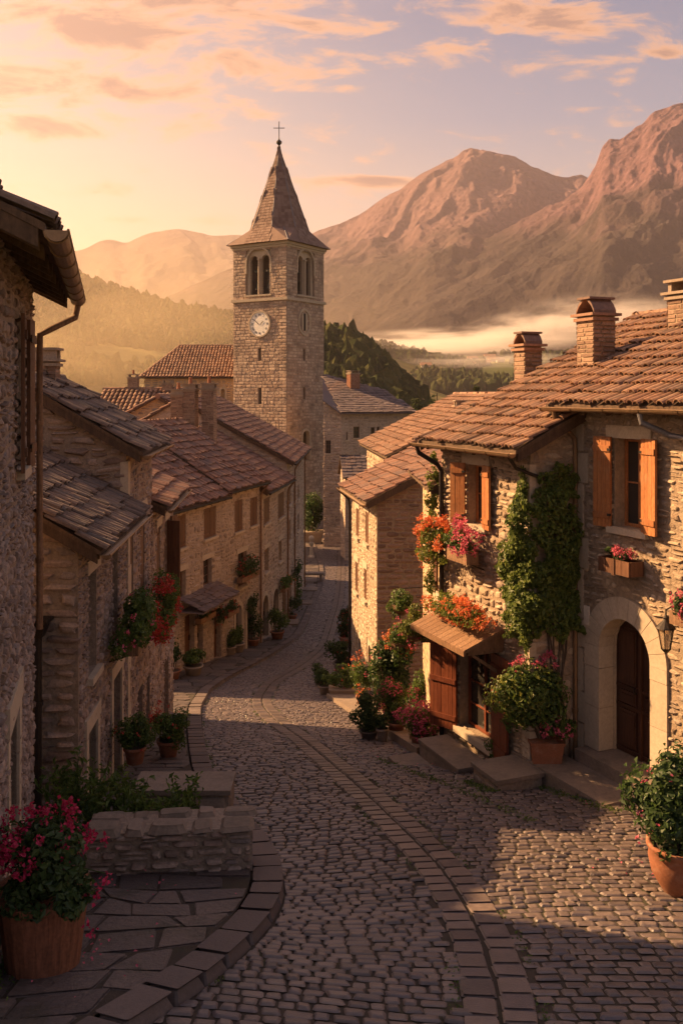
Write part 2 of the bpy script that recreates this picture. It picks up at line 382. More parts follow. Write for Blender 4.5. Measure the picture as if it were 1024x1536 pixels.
woodo = mat('orange_shutter_wood', [(.27, .10, .035), (.40, .165, .06)], isl=.8, ns=2, namt=.25, stain=((.30, .17, .09), 4, .4), rough=.55, bump=.3, grain=(60, 60, 3))
woodb = mat('brown_shutter_wood', [(.085, .038, .022), (.14, .065, .035)], isl=.9, ns=2, namt=.2, rough=.6, bump=.4, grain=(50, 50, 3))
woodr = mat('red_brown_wood', [(.13, .035, .018), (.19, .055, .025)], isl=.9, ns=2, namt=.15, rough=.5, bump=.3, grain=(60, 60, 3))
doorm = mat('dark_door_wood', [(.045, .020, .014), (.075, .034, .022)], isl=.7, ns=3, namt=.2, rough=.45, bump=.3, grain=(60, 60, 3))
pineb = mat('weathered_beam', [(.16, .085, .045), (.24, .14, .08)], isl=.8, ns=3, bump=.5, grain=(40, 40, 4))
zinc = mat('aged_copper_gutter', [(.22, .14, .08), (.30, .20, .12)], isl=.3, ns=3, namt=.2, rough=.42, spec=.5, metal=.6, bs=30, bump=.1)
iron = mat('dark_iron', [(.022, .018, .017), (.04, .032, .028)], ns=6, rough=.5, metal=.5, bump=.15)
lead = mat('grey_lead', [(.13, .12, .125), (.19, .18, .19)], ns=4, rough=.5, metal=.3, bump=.2)
terra = mat('terracotta', [(.22, .085, .045), (.30, .125, .07)], isl=.4, ns=4, namt=.2, bs=40, bump=.3, stain=((.42, .32, .24), 5, .3))
tubw = mat('tub_wood', [(.17, .065, .035), (.21, .085, .045)], isl=.9, ns=3, bump=.5, grain=(30, 30, 2.5))
stonepot = mat('stone_pot', [(.26, .20, .15), (.34, .27, .21)], isl=.5, ns=5, bs=40, bump=.4)
bark = mat('bark', [(.07, .05, .035), (.12, .085, .06)], ns=5, bs=20, bump=.9, bdist=.03)
plaster = mat('ochre_plaster', [(.40, .27, .15), (.50, .35, .21)], isl=0, ns=1.2, bs=18, bump=.6, bdist=.02)
whitew = mat('pale_render', [(.55, .47, .38), (.65, .57, .48)], isl=0, ns=.5, bump=.1)
dark = mat('painted_slit_shade', [(.012, .009, .008), (.02, .015, .012)], isl=0, bump=0)
clockm = mat('clock_enamel', [(.82, .77, .68), (.86, .82, .74)], isl=0, ns=2, namt=.08, rough=.4, bump=.05)
bronze = mat('bell_bronze', [(.10, .10, .07), (.16, .14, .09)], isl=0, ns=3, rough=.5, metal=.6, bump=.2)
leafg = leafmat('leaf_green', [(.04, .07, .015), (.075, .12, .025), (.12, .17, .035), (.05, .09, .02)])
leafd = leafmat('leaf_dark', [(.022, .045, .013), (.042, .075, .02), (.065, .10, .028)])
leafy = leafmat('leaf_yellow', [(.08, .11, .02), (.14, .17, .03), (.19, .19, .04), (.06, .09, .02)])
leaff = leafmat('leaf_far', [(.03, .045, .014), (.05, .065, .02), (.075, .08, .025)], tr=.2, rough=.8)
petr = leafmat('petal_red', [(.36, .03, .025), (.50, .07, .04), (.30, .025, .03)], tr=.3)
petp = leafmat('petal_pink', [(.46, .06, .12), (.62, .16, .21), (.36, .035, .09)], tr=.3)
peto = leafmat('petal_orange', [(.55, .13, .04), (.64, .22, .07), (.48, .08, .05)], tr=.35)
petm = leafmat('petal_magenta', [(.38, .015, .06), (.50, .03, .10), (.30, .01, .05)], tr=.25)
def glassmat():
    m = bpy.data.materials.new('window_glass'); m.use_nodes = True; p = m.node_tree.nodes['Principled BSDF']
    p.inputs['Base Color'].default_value = (.03, .028, .026, 1); p.inputs['Roughness'].default_value = .08; p.inputs['Specular IOR Level'].default_value = .7
    return m
glass = glassmat()
def lampglass():
    m = bpy.data.materials.new('lantern_glass'); m.use_nodes = True; p = m.node_tree.nodes['Principled BSDF']
    p.inputs['Base Color'].default_value = (.75, .6, .42, 1); p.inputs['Roughness'].default_value = .25; p.inputs['Transmission Weight'].default_value = .7
    return m
lampg = lampglass()

# ---------------------------------------------------------------- plants
def leaves(mb, P, Nrm, size, fold=.35, aspect=.62, curl=.3):
    """one folded leaf at each point P facing about Nrm"""
    k = len(P); Nrm = Nrm/(np.linalg.norm(Nrm, axis=1, keepdims=True)+1e-9)
    t = rng.normal(0, 1, (k, 3)); t -= (t*Nrm).sum(1, keepdims=True)*Nrm; t /= np.linalg.norm(t, axis=1, keepdims=True)+1e-9
    b = np.cross(Nrm, t); s = (size*rng.uniform(.6, 1.3, k))[:, None]
    p0 = P-t*s*.5; p2 = P+t*s*.5-Nrm*s*curl*.5; p1 = P-t*s*.05+b*s*aspect*.5+Nrm*s*fold*.4; p3 = P-t*s*.05-b*s*aspect*.5+Nrm*s*fold*.4
    V = np.stack([p0, p1, p2, p3], 1).reshape(-1, 3); i = (np.arange(k)*4)[:, None, None]
    F_ = (np.array([(0, 1, 2), (0, 2, 3)])[None]+i).reshape(-1, 3)
    mb.V.append(V); mb.F += (F_+mb.n).tolist(); mb.n += len(V)
def blobpts(c, r, n, clumps=14, spread=.42, shell=.6):
    c = np.array(c, float); r = np.array(r, float)
    d = rng.normal(0, 1, (clumps, 3)); d /= np.linalg.norm(d, axis=1, keepdims=True)
    cc = d*rng.uniform(.25, .78, (clumps, 1)); w = rng.integers(0, clumps, n)
    q = rng.normal(0, 1, (n, 3)); q /= np.linalg.norm(q, axis=1, keepdims=True)
    rad = spread*rng.uniform(shell, 1.0, (n, 1))*rng.uniform(.75, 1.15, (clumps, 1))[w]
    p = cc[w]+q*rad
    return c+p*r, q*.7+p*.5+np.array([0, 0, .25])+rng.normal(0, .35, (n, 3))
def flowers(mb, P, size, petals=6):
    k = len(P); Q = np.repeat(P, petals, 0)+rng.normal(0, size*.33, (k*petals, 3)); leaves(mb, Q, rng.normal(0, 1, (k*petals, 3))+np.array([0, -.3, .4]), size*.55, aspect=.95, fold=.3)
def bush(root, c, r, n, leaf=.06, lm=None, fl=None, fn=60, fs=.06, clumps=14, stems=True, ftop=0., up=.0):
    c = np.array(c, float); lm = lm or leafg; mb = MB(); P, N_ = blobpts(c, r, n, clumps); N_[:, 2] += up; leaves(mb, P, N_, leaf); o = mb.build('foliage', lm, root)
    if fl is not None:
        mb = MB(); P, N_ = blobpts(c, np.array(r)*1.07, fn*4, clumps); k = (((P-c)/np.array(r))**2).sum(1) > .5
        if ftop: k &= P[:, 2] > c[2]+(ftop-1)*r[2]
        P = P[k][:fn]; flowers(mb, P, fs); mb.build('flowers', fl, root)
    if stems:
        mb = MB()
        for _ in range(6):
            q = c+np.array([random.uniform(-.5, .5)*r[0], random.uniform(-.5, .5)*r[1], random.uniform(-.2, .4)*r[2]]); b = c-np.array([0, 0, r[2]*1.05])
            mb.tube([b+(q-b)*.02, b+(q-b)*.5+np.array([random.uniform(-.05, .05), 0, 0]), q], [leaf*.16, leaf*.12, leaf*.05], 5)
        mb.build('stems', bark, root)
    return o
def pot(root, c, r, h, m, style='round', name='pot'):
    mb = MB()
    if style == 'round': mb.lathe(c, [(r*.68, 0), (r*.72, .02*h), (r*.93, h*.78), (r*.95, h*.80), (r*1.06, h*.81), (r*1.08, h*.98), (r*1.0, h), (r*.9, h), (r*.86, h*.9)], 40)
    elif style == 'belly': mb.lathe(c, [(r*.5, 0), (r*.56, .03*h), (r*.9, h*.4), (r*1.0, h*.7), (r*.96, h*.88), (r*1.06, h*.93), (r*1.06, h), (r*.92, h), (r*.88, h*.9)], 48)
    else:
        x, y, z = c; a, b = r if isinstance(r, tuple) else (r, r)
        mb.hexa([(x-a*.85, y-b*.85, z), (x+a*.85, y-b*.85, z), (x+a*.85, y+b*.85, z), (x-a*.85, y+b*.85, z), (x-a, y-b, z+h*.86), (x+a, y-b, z+h*.86), (x+a, y+b, z+h*.86), (x-a, y+b, z+h*.86)])
        mb.box(x-a*1.06, x+a*1.06, y-b*1.06, y+b*1.06, z+h*.862, z+h)
    o = mb.build(name, m, root, smooth=style != 'box'); return o
def soil(root, c, r):
    mb = MB(); mb.lathe(c, [(r, 0), (r*.98, .02), (r*.5, .035)], 16); mb.build('soil', soilm, root)
def potted(px, py, pr, ph, fr, n, label, group=None, pm=None, style='round', lm=None, fl=None, fn=60, leaf=.06, fs=.06, clumps=14, h=0., lift=.55, name='potted_plant', dxyz=(0, 0, 0), ftop=0.):
    """pot whose base centre stands on the ground at photo pixel (px,py)"""
    b = gp(px, py, h)+np.array(dxyz)
    t = thing(name, label, 'potted plant', b, group)
    rr = pr
    pot(t, b, rr, ph, pm or terra, style); s_ = (rr[0] if isinstance(rr, tuple) else rr); soil(t, b+np.array([0, 0, ph*.88]), s_*.84 if style != 'box' else min(rr)*.8 if isinstance(rr, tuple) else rr*.8)
    bush(t, b+np.array([0, 0, ph+fr[2]*lift]), fr, n, leaf, lm, fl, fn, fs, clumps, ftop=ftop)
    return t
# ---------------------------------------------------------------- ground and street
def curve(pts): 
    q = np.array([gp(x, y) for x, y in pts]); i = np.argsort(q[:, 1]); q = q[i]
    ys = np.linspace(3.5, 104, 1006); xs = np.interp(ys, q[:, 1], q[:, 0]); k = 9
    w = np.interp(ys, [3.5, 6, 20, 104], [4, 7, 9, 25]).astype(int)
    xs = np.array([xs[max(0, j-a):j+a+1].mean() for j, a in enumerate(w)])
    return ys, xs
cL = curve([(60, 1640), (150, 1580), (237, 1536), (330, 1465), (387, 1417), (425, 1365), (433, 1334), (417, 1281), (378, 1237), (321, 1167), (308, 1120), (303, 1088), (302, 1065), (316, 1037), (345, 1018), (375, 1003), (415, 980), (450, 956), (463, 930), (475, 900), (483, 880), (486, 855), (480, 835), (470, 812)])
cR = curve([(1700, 1640), (1350, 1400), (1000, 1260), (860, 1190), (720, 1150), (620, 1100), (560, 1055), (540, 1010), (540, 950), (540, 880), (550, 840), (600, 805)])
cS = curve([(757, 1600), (750, 1500), (718, 1390), (662, 1300), (600, 1240), (520, 1165), (455, 1110), (412, 1080), (394, 1060), (392, 1045), (405, 1025), (450, 1000), (487, 969), (497, 937), (506, 909), (510, 880), (512, 855)])
fL = lambda y: np.interp(y, *cL); fR = lambda y: np.interp(y, *cR); fS = lambda y: np.interp(y, *cS)
SW = .11                                      # pavement above the roadway
OCTM = (OCT+OCTR)/2
def street():
    mb = MB()                                 # bedding under the cobbles
    ys = np.concatenate([np.arange(-6, 3.5, 1.), np.arange(3.5, 104, .5)])
    v = np.array([[(a, y, gz(y)-.012) for a in (fL(y)-.02, (fL(y)+fR(y))/2, fR(y)+3)] for y in ys]).reshape(-1, 3)
    f = [(i*3+j, i*3+j+1, i*3+j+4, i*3+j+3) for i in range(len(ys)-1) for j in range(2)]
    mb.add(v, f); mb.use(1)
    rects = []; info = []
    y0 = 4.2
    while y0 < 102:
        big = 1.0 if y0 < 40 else 1.5
        d = .125*big*random.uniform(.92, 1.1); xc = (fL(y0)+fR(y0))/2; m = float(np.clip((fL(y0+1.5)+fR(y0+1.5)-fL(y0-1.5)-fR(y0-1.5))/6, -.32, .32))
        m = m*.6
        lo, hi = fL(y0)-2.5, min(fR(y0)+2, .46*y0+1.0); lo = max(lo, -.40*y0-.5); x = lo+random.uniform(0, .2)
        while x < hi:
            w = .175*big*random.uniform(.62, 1.42); rects.append((x, x+w, 0, d)); info.append((y0, xc, m)); x += w
        y0 += d
    r = np.array(rects); I = np.array(info)
    cx = (r[:, 0]+r[:, 1])/2; cy = I[:, 0]-I[:, 2]*(cx-I[:, 1])+.09*np.sin(cx*1.3+I[:, 0]*.5)
    ok = (cx > fL(cy)-.07) & (cx < fR(cy)+2) & (np.abs(cx-fS(cy)) > .29) & (cy > 3.8)
    ok &= ~((cy < 18) & (cx > 3.6+(18-cy)*.45))
    r, I, cy = r[ok], I[ok], cy[ok]
    G, F4, tp = stone_geo(r, .016, .009, .15, OCTM, .22)
    X = G[..., 0]; dy = G[..., 1]; X = np.maximum(X, fL(I[:, :1]-I[:, 2:]*(X-I[:, 1:2])+dy)+.01)
    Y = I[:, :1]-I[:, 2:]*(X-I[:, 1:2])+dy-.07+.09*np.sin(X*1.3+I[:, :1]*.5)
    lift = rng.normal(0, .004, (len(r), 1))
    V = np.stack([X, Y, gz(Y)+G[..., 2]+lift-.004], -1).reshape(-1, 3)
    mb.V.append(V); mb.F += (F4+mb.n).tolist(); mb.F += (tp+mb.n).tolist(); mb.n += len(V)
    # the drain strip of larger setts
    def lay(c, off, wid, ln, h, gap, zoff, yr, oc=OCTR, jit=.12):
        ys_, xs_ = c; ds = np.hypot(np.diff(xs_), np.diff(ys_)); s_ = np.concatenate([[0], np.cumsum(ds)])
        s0, s1 = np.interp(yr[0], ys_, s_), np.interp(yr[1], ys_, s_); rr = []; s = s0
        while s < s1: w = ln*random.uniform(.75, 1.3); rr.append((s, s+w, off-wid/2, off+wid/2)); s += w
        rr = np.array(rr); G, F4, tp = stone_geo(rr, h, gap, jit, oc, .05, .02 if h > .1 else .15)
        sx = np.interp(G[..., 0], s_, xs_); sy = np.interp(G[..., 0], s_, ys_)
        e = .4; tx = np.interp(G[..., 0]+e, s_, xs_)-np.interp(G[..., 0]-e, s_, xs_); ty = np.interp(G[..., 0]+e, s_, ys_)-np.interp(G[..., 0]-e, s_, ys_)
        l = np.hypot(tx, ty)+1e-9; X = sx+G[..., 1]*ty/l; Y = sy-G[..., 1]*tx/l
        return np.stack([X, Y, gz(Y)+zoff+G[..., 2]], -1).reshape(-1, 3), F4, tp
    for off in (-.15, .15):
        V, F4, tp = lay(cS, off, .29, .27, .018, .010, 0, (4.2, 90)); mb.V.append(V); mb.F += (F4+mb.n).tolist(); mb.F += (tp+mb.n).tolist(); mb.n += len(V)
    kind(mb.build('street', [soilm, cobst, kerbst]), 'structure', 'curving street of worn rounded cobbles with a drain strip')
    mb = MB(); V, F4, tp = lay(cL, -.18, .36, .46, .115, .008, 0, (3.8, 98), jit=.02); mb.V.append(V); mb.F += (F4+mb.n).tolist(); mb.F += (tp+mb.n).tolist(); mb.n += len(V)
    kind(mb.build('kerb', kerbst), 'structure', 'kerb of long stone blocks along the left pavement')
    # pavement
    mb = MB(); ys = np.arange(-6, 104, .5)
    v = np.array([[(a, y, gz(y)+SW-.02) for a in (-30, fL(y)-.37)] for y in ys]).reshape(-1, 3)
    mb.add(v, [(i*2, i*2+1, i*2+3, i*2+2) for i in range(len(ys)-1)]); mb.use(1)
    rects = []; y = 4.0
    while y < 90:
        d = (.38 if y < 30 else .8)*random.uniform(.8, 1.25); x = max(-7.5 if y < 30 else -9, -.42*y-1.2)
        while x < 1.5:
            w = (.58 if y < 30 else 1.1)*random.uniform(.6, 1.4); rects.append((x, x+w, y, y+d)); x += w
        y += d
    r = np.array(rects); cx = (r[:, 0]+r[:, 1])/2; cyy = (r[:, 2]+r[:, 3])/2; ok = r[:, 0] < fL(cyy)-.62; r = r[ok]
    G, F4, tp = stone_geo(r, .014, .007, .10, OCTR, .02, .15); f_ = G.reshape(-1, 3); wu, wv = warp(f_[:, 0], f_[:, 1], .10, .9)
    X = f_[:, 0]+wu; Y = f_[:, 1]+wv; X = np.minimum(X, fL(Y)-.385)
    V = np.stack([X, Y, gz(Y)+SW-.018+f_[:, 2]*1.0], -1)
    mb.V.append(V); mb.F += (F4+mb.n).tolist(); mb.F += (tp+mb.n).tolist(); mb.n += len(V)
    kind(mb.build('pavement', [soilm, flagst]), 'structure', 'left pavement of irregular flagstones')
street()

# ---------------------------------------------------------------- building blocks
def archpanel(mb, F, u0, u1, z0, z1, ops, n, depth, seg=10):
    """solid panel with round-headed openings: ops = (centre, half width, spring height)"""
    ops = sorted(ops); e = u0
    for (uc, hw, zs) in ops:
        if uc-hw > e+.001: F.box(mb, e, uc-hw, n-depth, n, z0, z1)
        for k in range(seg):
            a0, a1 = math.pi*(1-k/seg), math.pi*(1-(k+1)/seg)
            x0, x1 = uc+hw*math.cos(a0), uc+hw*math.cos(a1); h0, h1 = zs+hw*math.sin(a0), zs+hw*math.sin(a1)
            mb.hexa([F.p(a, b, c) for (a, b, c) in ((x0, n-depth, h0), (x1, n-depth, h1), (x1, n, h1), (x0, n, h0), (x0, n-depth, z1), (x1, n-depth, z1), (x1, n, z1), (x0, n, z1))])
        e = uc+hw
    if u1 > e+.001: F.box(mb, e, u1, n-depth, n, z0, z1)
def archring(mb, F, uc, hw, zs, z0, wd, n0, n1, vou=11, gap=.008):
    """dressed surround: jamb stones and voussoirs"""
    for s in (-1, 1):
        z = z0; 
        while z < zs-.05:
            h = min(random.uniform(.5, .8), zs-z); h = zs-z if zs-z-h < .2 else h
            a, b = (uc-hw-wd, uc-hw) if s < 0 else (uc+hw, uc+hw+wd)
            F.box(mb, a, b, n0, n1+random.uniform(-.004, .004), z+gap, z+h); z += h
    for k in range(vou):
        a0 = math.pi*(k/vou)+gap*.6; a1 = math.pi*((k+1)/vou)-gap*.6; e = random.uniform(-.004, .004)
        for j in range(3):
            b0 = a0+(a1-a0)*j/3; b1 = a0+(a1-a0)*(j+1)/3; P = []
            for nn in (n0, n1+e):
                for (r_, a) in ((hw, b0), (hw+wd, b0), (hw+wd, b1), (hw, b1)): P.append(F.p(uc+r_*math.cos(a), nn, zs+r_*math.sin(a)))
            mb.hexa(P)
def planks(mb, F, u0, u1, n0, n1, z0, z1, w=.09, batten=True, bn=.02, braces=2):
    k = max(2, int(round((u1-u0)/w))); w = (u1-u0)/k
    for i in range(k): F.box(mb, u0+i*w+.003, u0+(i+1)*w-.003, n0, n1+random.uniform(-.002, .002), z0+random.uniform(-.003, .003), z1)
    if batten:
        h = z1-z0
        for q in ((.13, .87) if braces == 2 else (.12, .5, .88)): F.box(mb, u0+.01, u1-.01, n1+.003, n1+bn, z0+h*q-.045, z0+h*q+.045)
def sash(root, F, u0, u1, z0, z1, n, wood, depth=.05, bars=2, name='window'):
    mb = MB(); b = .05
    F.box(mb, u0, u1, n-depth, n, z0, z0+b); F.box(mb, u0, u1, n-depth, n, z1-b, z1); F.box(mb, u0, u0+b, n-depth, n-.001, z0+b, z1-b); F.box(mb, u1-b, u1, n-depth, n-.001, z0+b, z1-b)
    c = (u0+u1)/2; F.box(mb, c-.025, c+.025, n-depth, n-.002, z0+b, z1-b)
    for i in range(bars):
        z = z0+(z1-z0)*(i+1)/(bars+1); F.box(mb, u0+b, u1-b, n-depth+.01, n-.012, z-.012, z+.012)
    o = mb.build(name, wood, root); mb = MB(); F.box(mb, u0+.02, u1-.02, n-depth*.6-.006, n-depth*.6, z0+.02, z1-.02); mb.build('pane', glass, o); return o
def window(root, F, u0, u1, z0, z1, style='shut', wood=None, lint=True, sill=True, n=-.16, sw=None, ang=(.0, .0), lm=None, bars=2):
    """one window of a house: opening already cut in the wall"""
    wood = wood or woodb; lm = lm or dressed; o = sash(root, F, u0+.002, u1-.002, z0+.002, z1-.002, n, wood, bars=bars)
    if lint:
        mb = MB(); F.box(mb, u0-.16, u1+.16, -.02, .035, z1+.004, z1+.20); mb.build('lintel', lm, root)
    if sill:
        mb = MB(); F.box(mb, u0-.10, u1+.10, -.14, .09, z0-.10, z0-.002); mb.build('sill', lm, root)
    if style == 'shut':
        c = (u0+u1)/2
        for a, b in ((u0+.012, c-.006), (c+.006, u1-.012)):
            mb = MB(); planks(mb, F, a, b, -.06, -.02, z0+.01, z1-.01); mb.build('shutter', wood, root)
    elif style == 'open':
        sw = sw or (u1-u0)*.5
        for s, u in ((-1, u0), (1, u1)):
            f = F.sub(u, .05, 0); mb = MB(); a = ang[0] if s < 0 else ang[1]
            f = Frame(*(F.o+F.u*(u+s*.01)+F.n*.045), *(s*F.u*math.cos(a)+F.n*math.sin(a)), side=F.side*s)
            planks(mb, f, .0, sw, 0, .038, z0-.02, z1+.02); sh = mb.build('shutter', wood, root)
            for q in (.13, .87): mb = MB(); f.box(mb, -.02, .05, .04, .062, z0+(z1-z0)*q-.02, z0+(z1-z0)*q+.02); mb.build('hinge', iron, sh)
    return o
def door(root, F, u0, u1, z0, z1, n=-.16, wood=None, arch=False, leafs=1):
    wood = wood or woodb; mb = MB(); w = (u1-u0)/leafs
    for i in range(leafs):
        a, b = u0+i*w+.01, u0+(i+1)*w-.01
        F.box(mb, a, b, n-.05, n, z0, z1)
        for (c, d) in ((.06, .36), (.42, .66), (.72, .95)):
            F.box(mb, a+.10, b-.10, n+.002, n+.018, z0+(z1-z0)*c, z0+(z1-z0)*d)
    o = mb.build('door', wood, root)
    mb = MB(); F.box(mb, u0+w-.12 if leafs == 1 else u0+w-.09, u0+w-.07 if leafs == 1 else u0+w-.04, n+.02, n+.05, z0+.95, z0+1.15); mb.build('handle', iron, o); return o
def gutter(root, F, u0, u1, n, z, r=.07, m=None, brackets=True):
    mb = MB(); seg = 8; vs = []
    for u in (u0, u1):
        for rr in (r, r*.86):
            for k in range(seg+1):
                a = math.pi*k/seg; vs.append(F.p(u, n+math.cos(a)*rr, z-math.sin(a)*rr))
    m_ = seg+1; f = []
    for k in range(seg): f += [(k, k+1, 2*m_+k+1, 2*m_+k), (m_+k, m_+k+1, 3*m_+k+1, 3*m_+k)]
    f += [(0, m_, 3*m_, 2*m_), (seg, m_+seg, 3*m_+seg, 2*m_+seg), tuple(range(m_)), tuple(range(2*m_, 3*m_))]
    mb.add(vs, f)
    mb.tube([F.p(u0, n+r, z+.004), F.p(u1, n+r, z+.004)], .011, 6)
    if brackets:
        k = max(2, int((u1-u0)/.7))
        for i in range(k+1):
            u = u0+.04+(u1-u0-.08)*i/k; mb.tube([F.p(u, n+math.cos(a)*(r+.006), z-math.sin(a)*(r+.006)) for a in np.linspace(0, math.pi, 7)], .007, 4)
    return mb.build('gutter', m or zinc, root)
def pipe(root, pts, r=.045, m=None, clamps=True, name='downpipe'):
    mb = MB(); mb.tube(pts, r, 10)
    if clamps:
        a, b = np.array(pts[-2]), np.array(pts[-1]); k = max(1, int(abs(a[2]-b[2])/1.3))
        for i in range(k):
            c = a+(b-a)*(i+.5)/k; mb.tube([c+np.array([0, 0, .03]), c-np.array([0, 0, .03])], r*1.28, 10)
    return mb.build(name, m or zinc, root, smooth=False)
def chimney(roof, F, x, y, zb, zt, w, d, m, style='arch', pots=0):
    """stack standing on the roof: x, y centre, from zb up to zt"""
    f = Frame(x-F.u[0]*w/2, y-F.u[1]*w/2, F.u[0], F.u[1], F.side); mb = MB()
    f.box(mb, .012, w-.012, -d/2+.012, d/2-.012, zb, zt); mb.use(1)
    for (fr, L_) in ((Frame(*f.p(0, d/2, 0)[:2], *f.u, side=f.side), w), (Frame(*f.p(0, -d/2, 0)[:2], *f.u, side=-f.side), w), (Frame(*f.p(0, -d/2, 0)[:2], *f.n, side=-f.side), d), (Frame(*f.p(w, -d/2, 0)[:2], *f.n, side=f.side), d)):
        masonry(mb, fr, 0, L_, zb, zt-.02, sw=.24, sh=.085, h=.012, gap=.012, jit=.1, wa=.002, ashlar=True, dome=.1, n0=-.01)
    o = mb.build('chimney', [m[0], m[1]], roof)
    mb = MB(); f.box(mb, -.08, w+.08, -d/2-.08, d/2+.08, zt, zt+.05); f.box(mb, -.04, w+.04, -d/2-.04, d/2+.04, zt-.09, zt-.03)
    if style == 'arch':
        h = w*.48
        for s in (-1, 1):
            for t0, t1 in ((0, .5), (.5, 1.)):
                def pt(t): return (w/2+s*(w*.52)*(1-t**1.5*.8), zt+.05+h*t)
                (a0, b0), (a1, b1) = pt(t0), pt(t1)
                mb.hexa([f.p(a, n_, b) for a, b in ((a0, b0), (a1, b1)) for n_ in (-d/2,)]+[f.p(a, n_, b) for a, b in ((a1, b1), (a0, b0)) for n_ in (d/2,)]
                        +[f.p(a, n_, b+.06) for a, b in ((a0, b0), (a1, b1)) for n_ in (-d/2,)]+[f.p(a, n_, b+.06) for a, b in ((a1, b1), (a0, b0)) for n_ in (d/2,)])
        f.box(mb, w*.12, w*.88, -d/2-.04, d/2+.04, zt+.065+h, zt+.105+h)
    else:
        for s in (.12, .88): f.box(mb, w*s-.04, w*s+.04, -d/2, d/2, zt+.05, zt+.22)
        f.box(mb, -.05, w+.05, -d/2-.05, d/2+.05, zt+.222, zt+.27)
    mb.build('cap', tileb if style == 'arch' else stonepot, o)
    for i in range(pots):
        mb = MB(); c = f.p(w*(i+.5)/pots, 0, zt+.27); mb.lathe(c, [(.09, 0), (.075, .25), (.09, .28), (.07, .3)], 10); mb.build('chimney_pot', terra, o)
    return o
def roofhit(px, py, F, ze, t, oh):
    k = (px-512)/FP; c = -(py-HY)/FP; on = float(F.o@F.n); nn = k*F.n[0]+F.n[1]
    y = (ze+t*(oh+on))/(c+t*nn); return np.array([k*y, y, c*y])
class House: pass
def house(name, label, F, L, ze, t, oh, rd, ztop=None, holes=(), mats=(greymort, greyst), tm=None, zb=None, near=True, far=False, gm=None, ov=.25, group=None, st=dict(), gst=dict(),
          cw=.2, rh=.34, tr=.075, style='barrel', jit=1.0, nearholes=(), farholes=(), raft=True, circ=(), back=True, cat='house', gsurf=True, sag=0):
    """gabled house: F facade plane, L length, ze eave height, t roof slope, oh overhang, rd facade to ridge"""
    h = House(); ya = F.p(0, 0, 0)[1]; yb = F.p(L, 0, 0)[1]
    zb = zb if zb is not None else float(min(gz(ya), gz(yb)))-.4; zw = ze+t*oh-.06; D = 2*rd
    h.root = root = thing(name, label, cat, F.p(L/2, -rd, zb), group); h.F = F
    mb = MB(); plane_holes(mb, F, 0, L, zb, zw, holes)
    Fn = Frame(*F.o, *(-F.n), side=1 if F.side < 0 else -1)      # near gable: u runs inwards
    if Fn.n @ F.u > 0: Fn = Frame(*F.o, *(-F.n), side=-Fn.side)
    Ff = Frame(*(F.o+F.u*L), *(-F.n), side=-Fn.side)
    gt = lambda u: ze+t*(oh+min(u, D-u))-.06
    for fr, hs in ((Fn, nearholes), (Ff, farholes)):
        plane_holes(mb, fr, 0, D, zb, zw, hs); mb.add([fr.p(0, 0, zw), fr.p(D, 0, zw), fr.p(rd, 0, gt(rd))], [(0, 1, 2)])
    mb.add([F.p(0, -D, zb), F.p(L, -D, zb), F.p(L, -D, zw), F.p(0, -D, zw)], [(0, 1, 2, 3)])
    mb.use(1)
    S0 = dict(sw=.30, sh=.16, h=.035, gap=.02, jit=.28, wa=.025); S0.update(st); S1 = dict(S0); S1.update(gst)
    if S0.get('on', True):
        S0.pop('on', None); masonry(mb, F, 0, L, zb, zw-.02, holes, circ=circ, **S0)
    S1.pop('on', None)
    if gm: mb.use(gm)
    if near: masonry(mb, Fn, 0, min(D, near if near is not True else D), zb, gt(rd), nearholes, top=gt, **S1)
    if far: masonry(mb, Ff, 0, D, zb, gt(rd), farholes, top=gt, **S1)
    h.wall = mb.build('wall', list(mats), root)
    # roof
    mb = MB(); c = 1/math.sqrt(1+t*t); Wd = (rd+oh)/c; V = np.array([*(-F.n*c), t*c]); U = np.array([*F.u, 0])
    tiles(mb, F.p(-ov, oh+.03, ze+.015), U, V, L+2*ov, Wd, style, cw, rh, tr, jit)
    Vb = np.array([*(F.n*c), t*c])
    if back: tiles(mb, F.p(-ov, -D-oh, ze+.015), U, Vb, L+2*ov, Wd, style, cw*1.5, rh*1.5, tr*1.3, jit)
    k = max(3, int((L+2*ov)/.38)); zr = ze+t*(rd+oh)
    for i in range(k):
        a = -ov+(L+2*ov)*i/k; b = a+(L+2*ov)/k*1.1; mb.tube([F.p(a, -rd+random.uniform(-.01, .01), zr+.02), F.p(b, -rd, zr+.045)], [tr*1.5, tr*1.3], 8)
    h.roof = mb.build('roof', tm or tileb, root)
    mb = MB()
    for s0, s1 in ((oh, -rd), (-D-oh, -rd)):
        P = []
        for dz in (-.05, .012):
            for (u, n_) in ((-ov+.02, s0), (L+ov-.02, s0), (L+ov-.02, s1), (-ov+.02, s1)): P.append(F.p(u, n_, ze+t*(min(abs(s0-n_), 99))+dz))
        mb.hexa(P)
    if raft:
        k = int(L/.55)
        for i in range(k+1):
            u = .06+(L-.12)*i/max(k, 1); P = []
            for dz in (-.17, -.052):
                for (a, n_) in ((u-.04, oh-.06), (u+.04, oh-.06), (u+.04, -.15), (u-.04, -.15)): P.append(F.p(a, n_, ze+t*(oh-n_)+dz))
            mb.hexa(P)
        for uu in (-ov+.03, L+ov-.09):
            P = []
            for dz in (-.19, -.052):
                for (a, n_) in ((uu, oh-.05), (uu+.06, oh-.05), (uu+.06, -rd), (uu, -rd)): P.append(F.p(a, n_, ze+t*(oh-n_)+dz))
            mb.hexa(P)
    mb.build('rafter_boarding', deck, h.roof)
    h.ze, h.t, h.oh, h.rd, h.L, h.zb, h.zw, h.Fn, h.Ff = ze, t, oh, rd, L, zb, zw, Fn, Ff
    return h
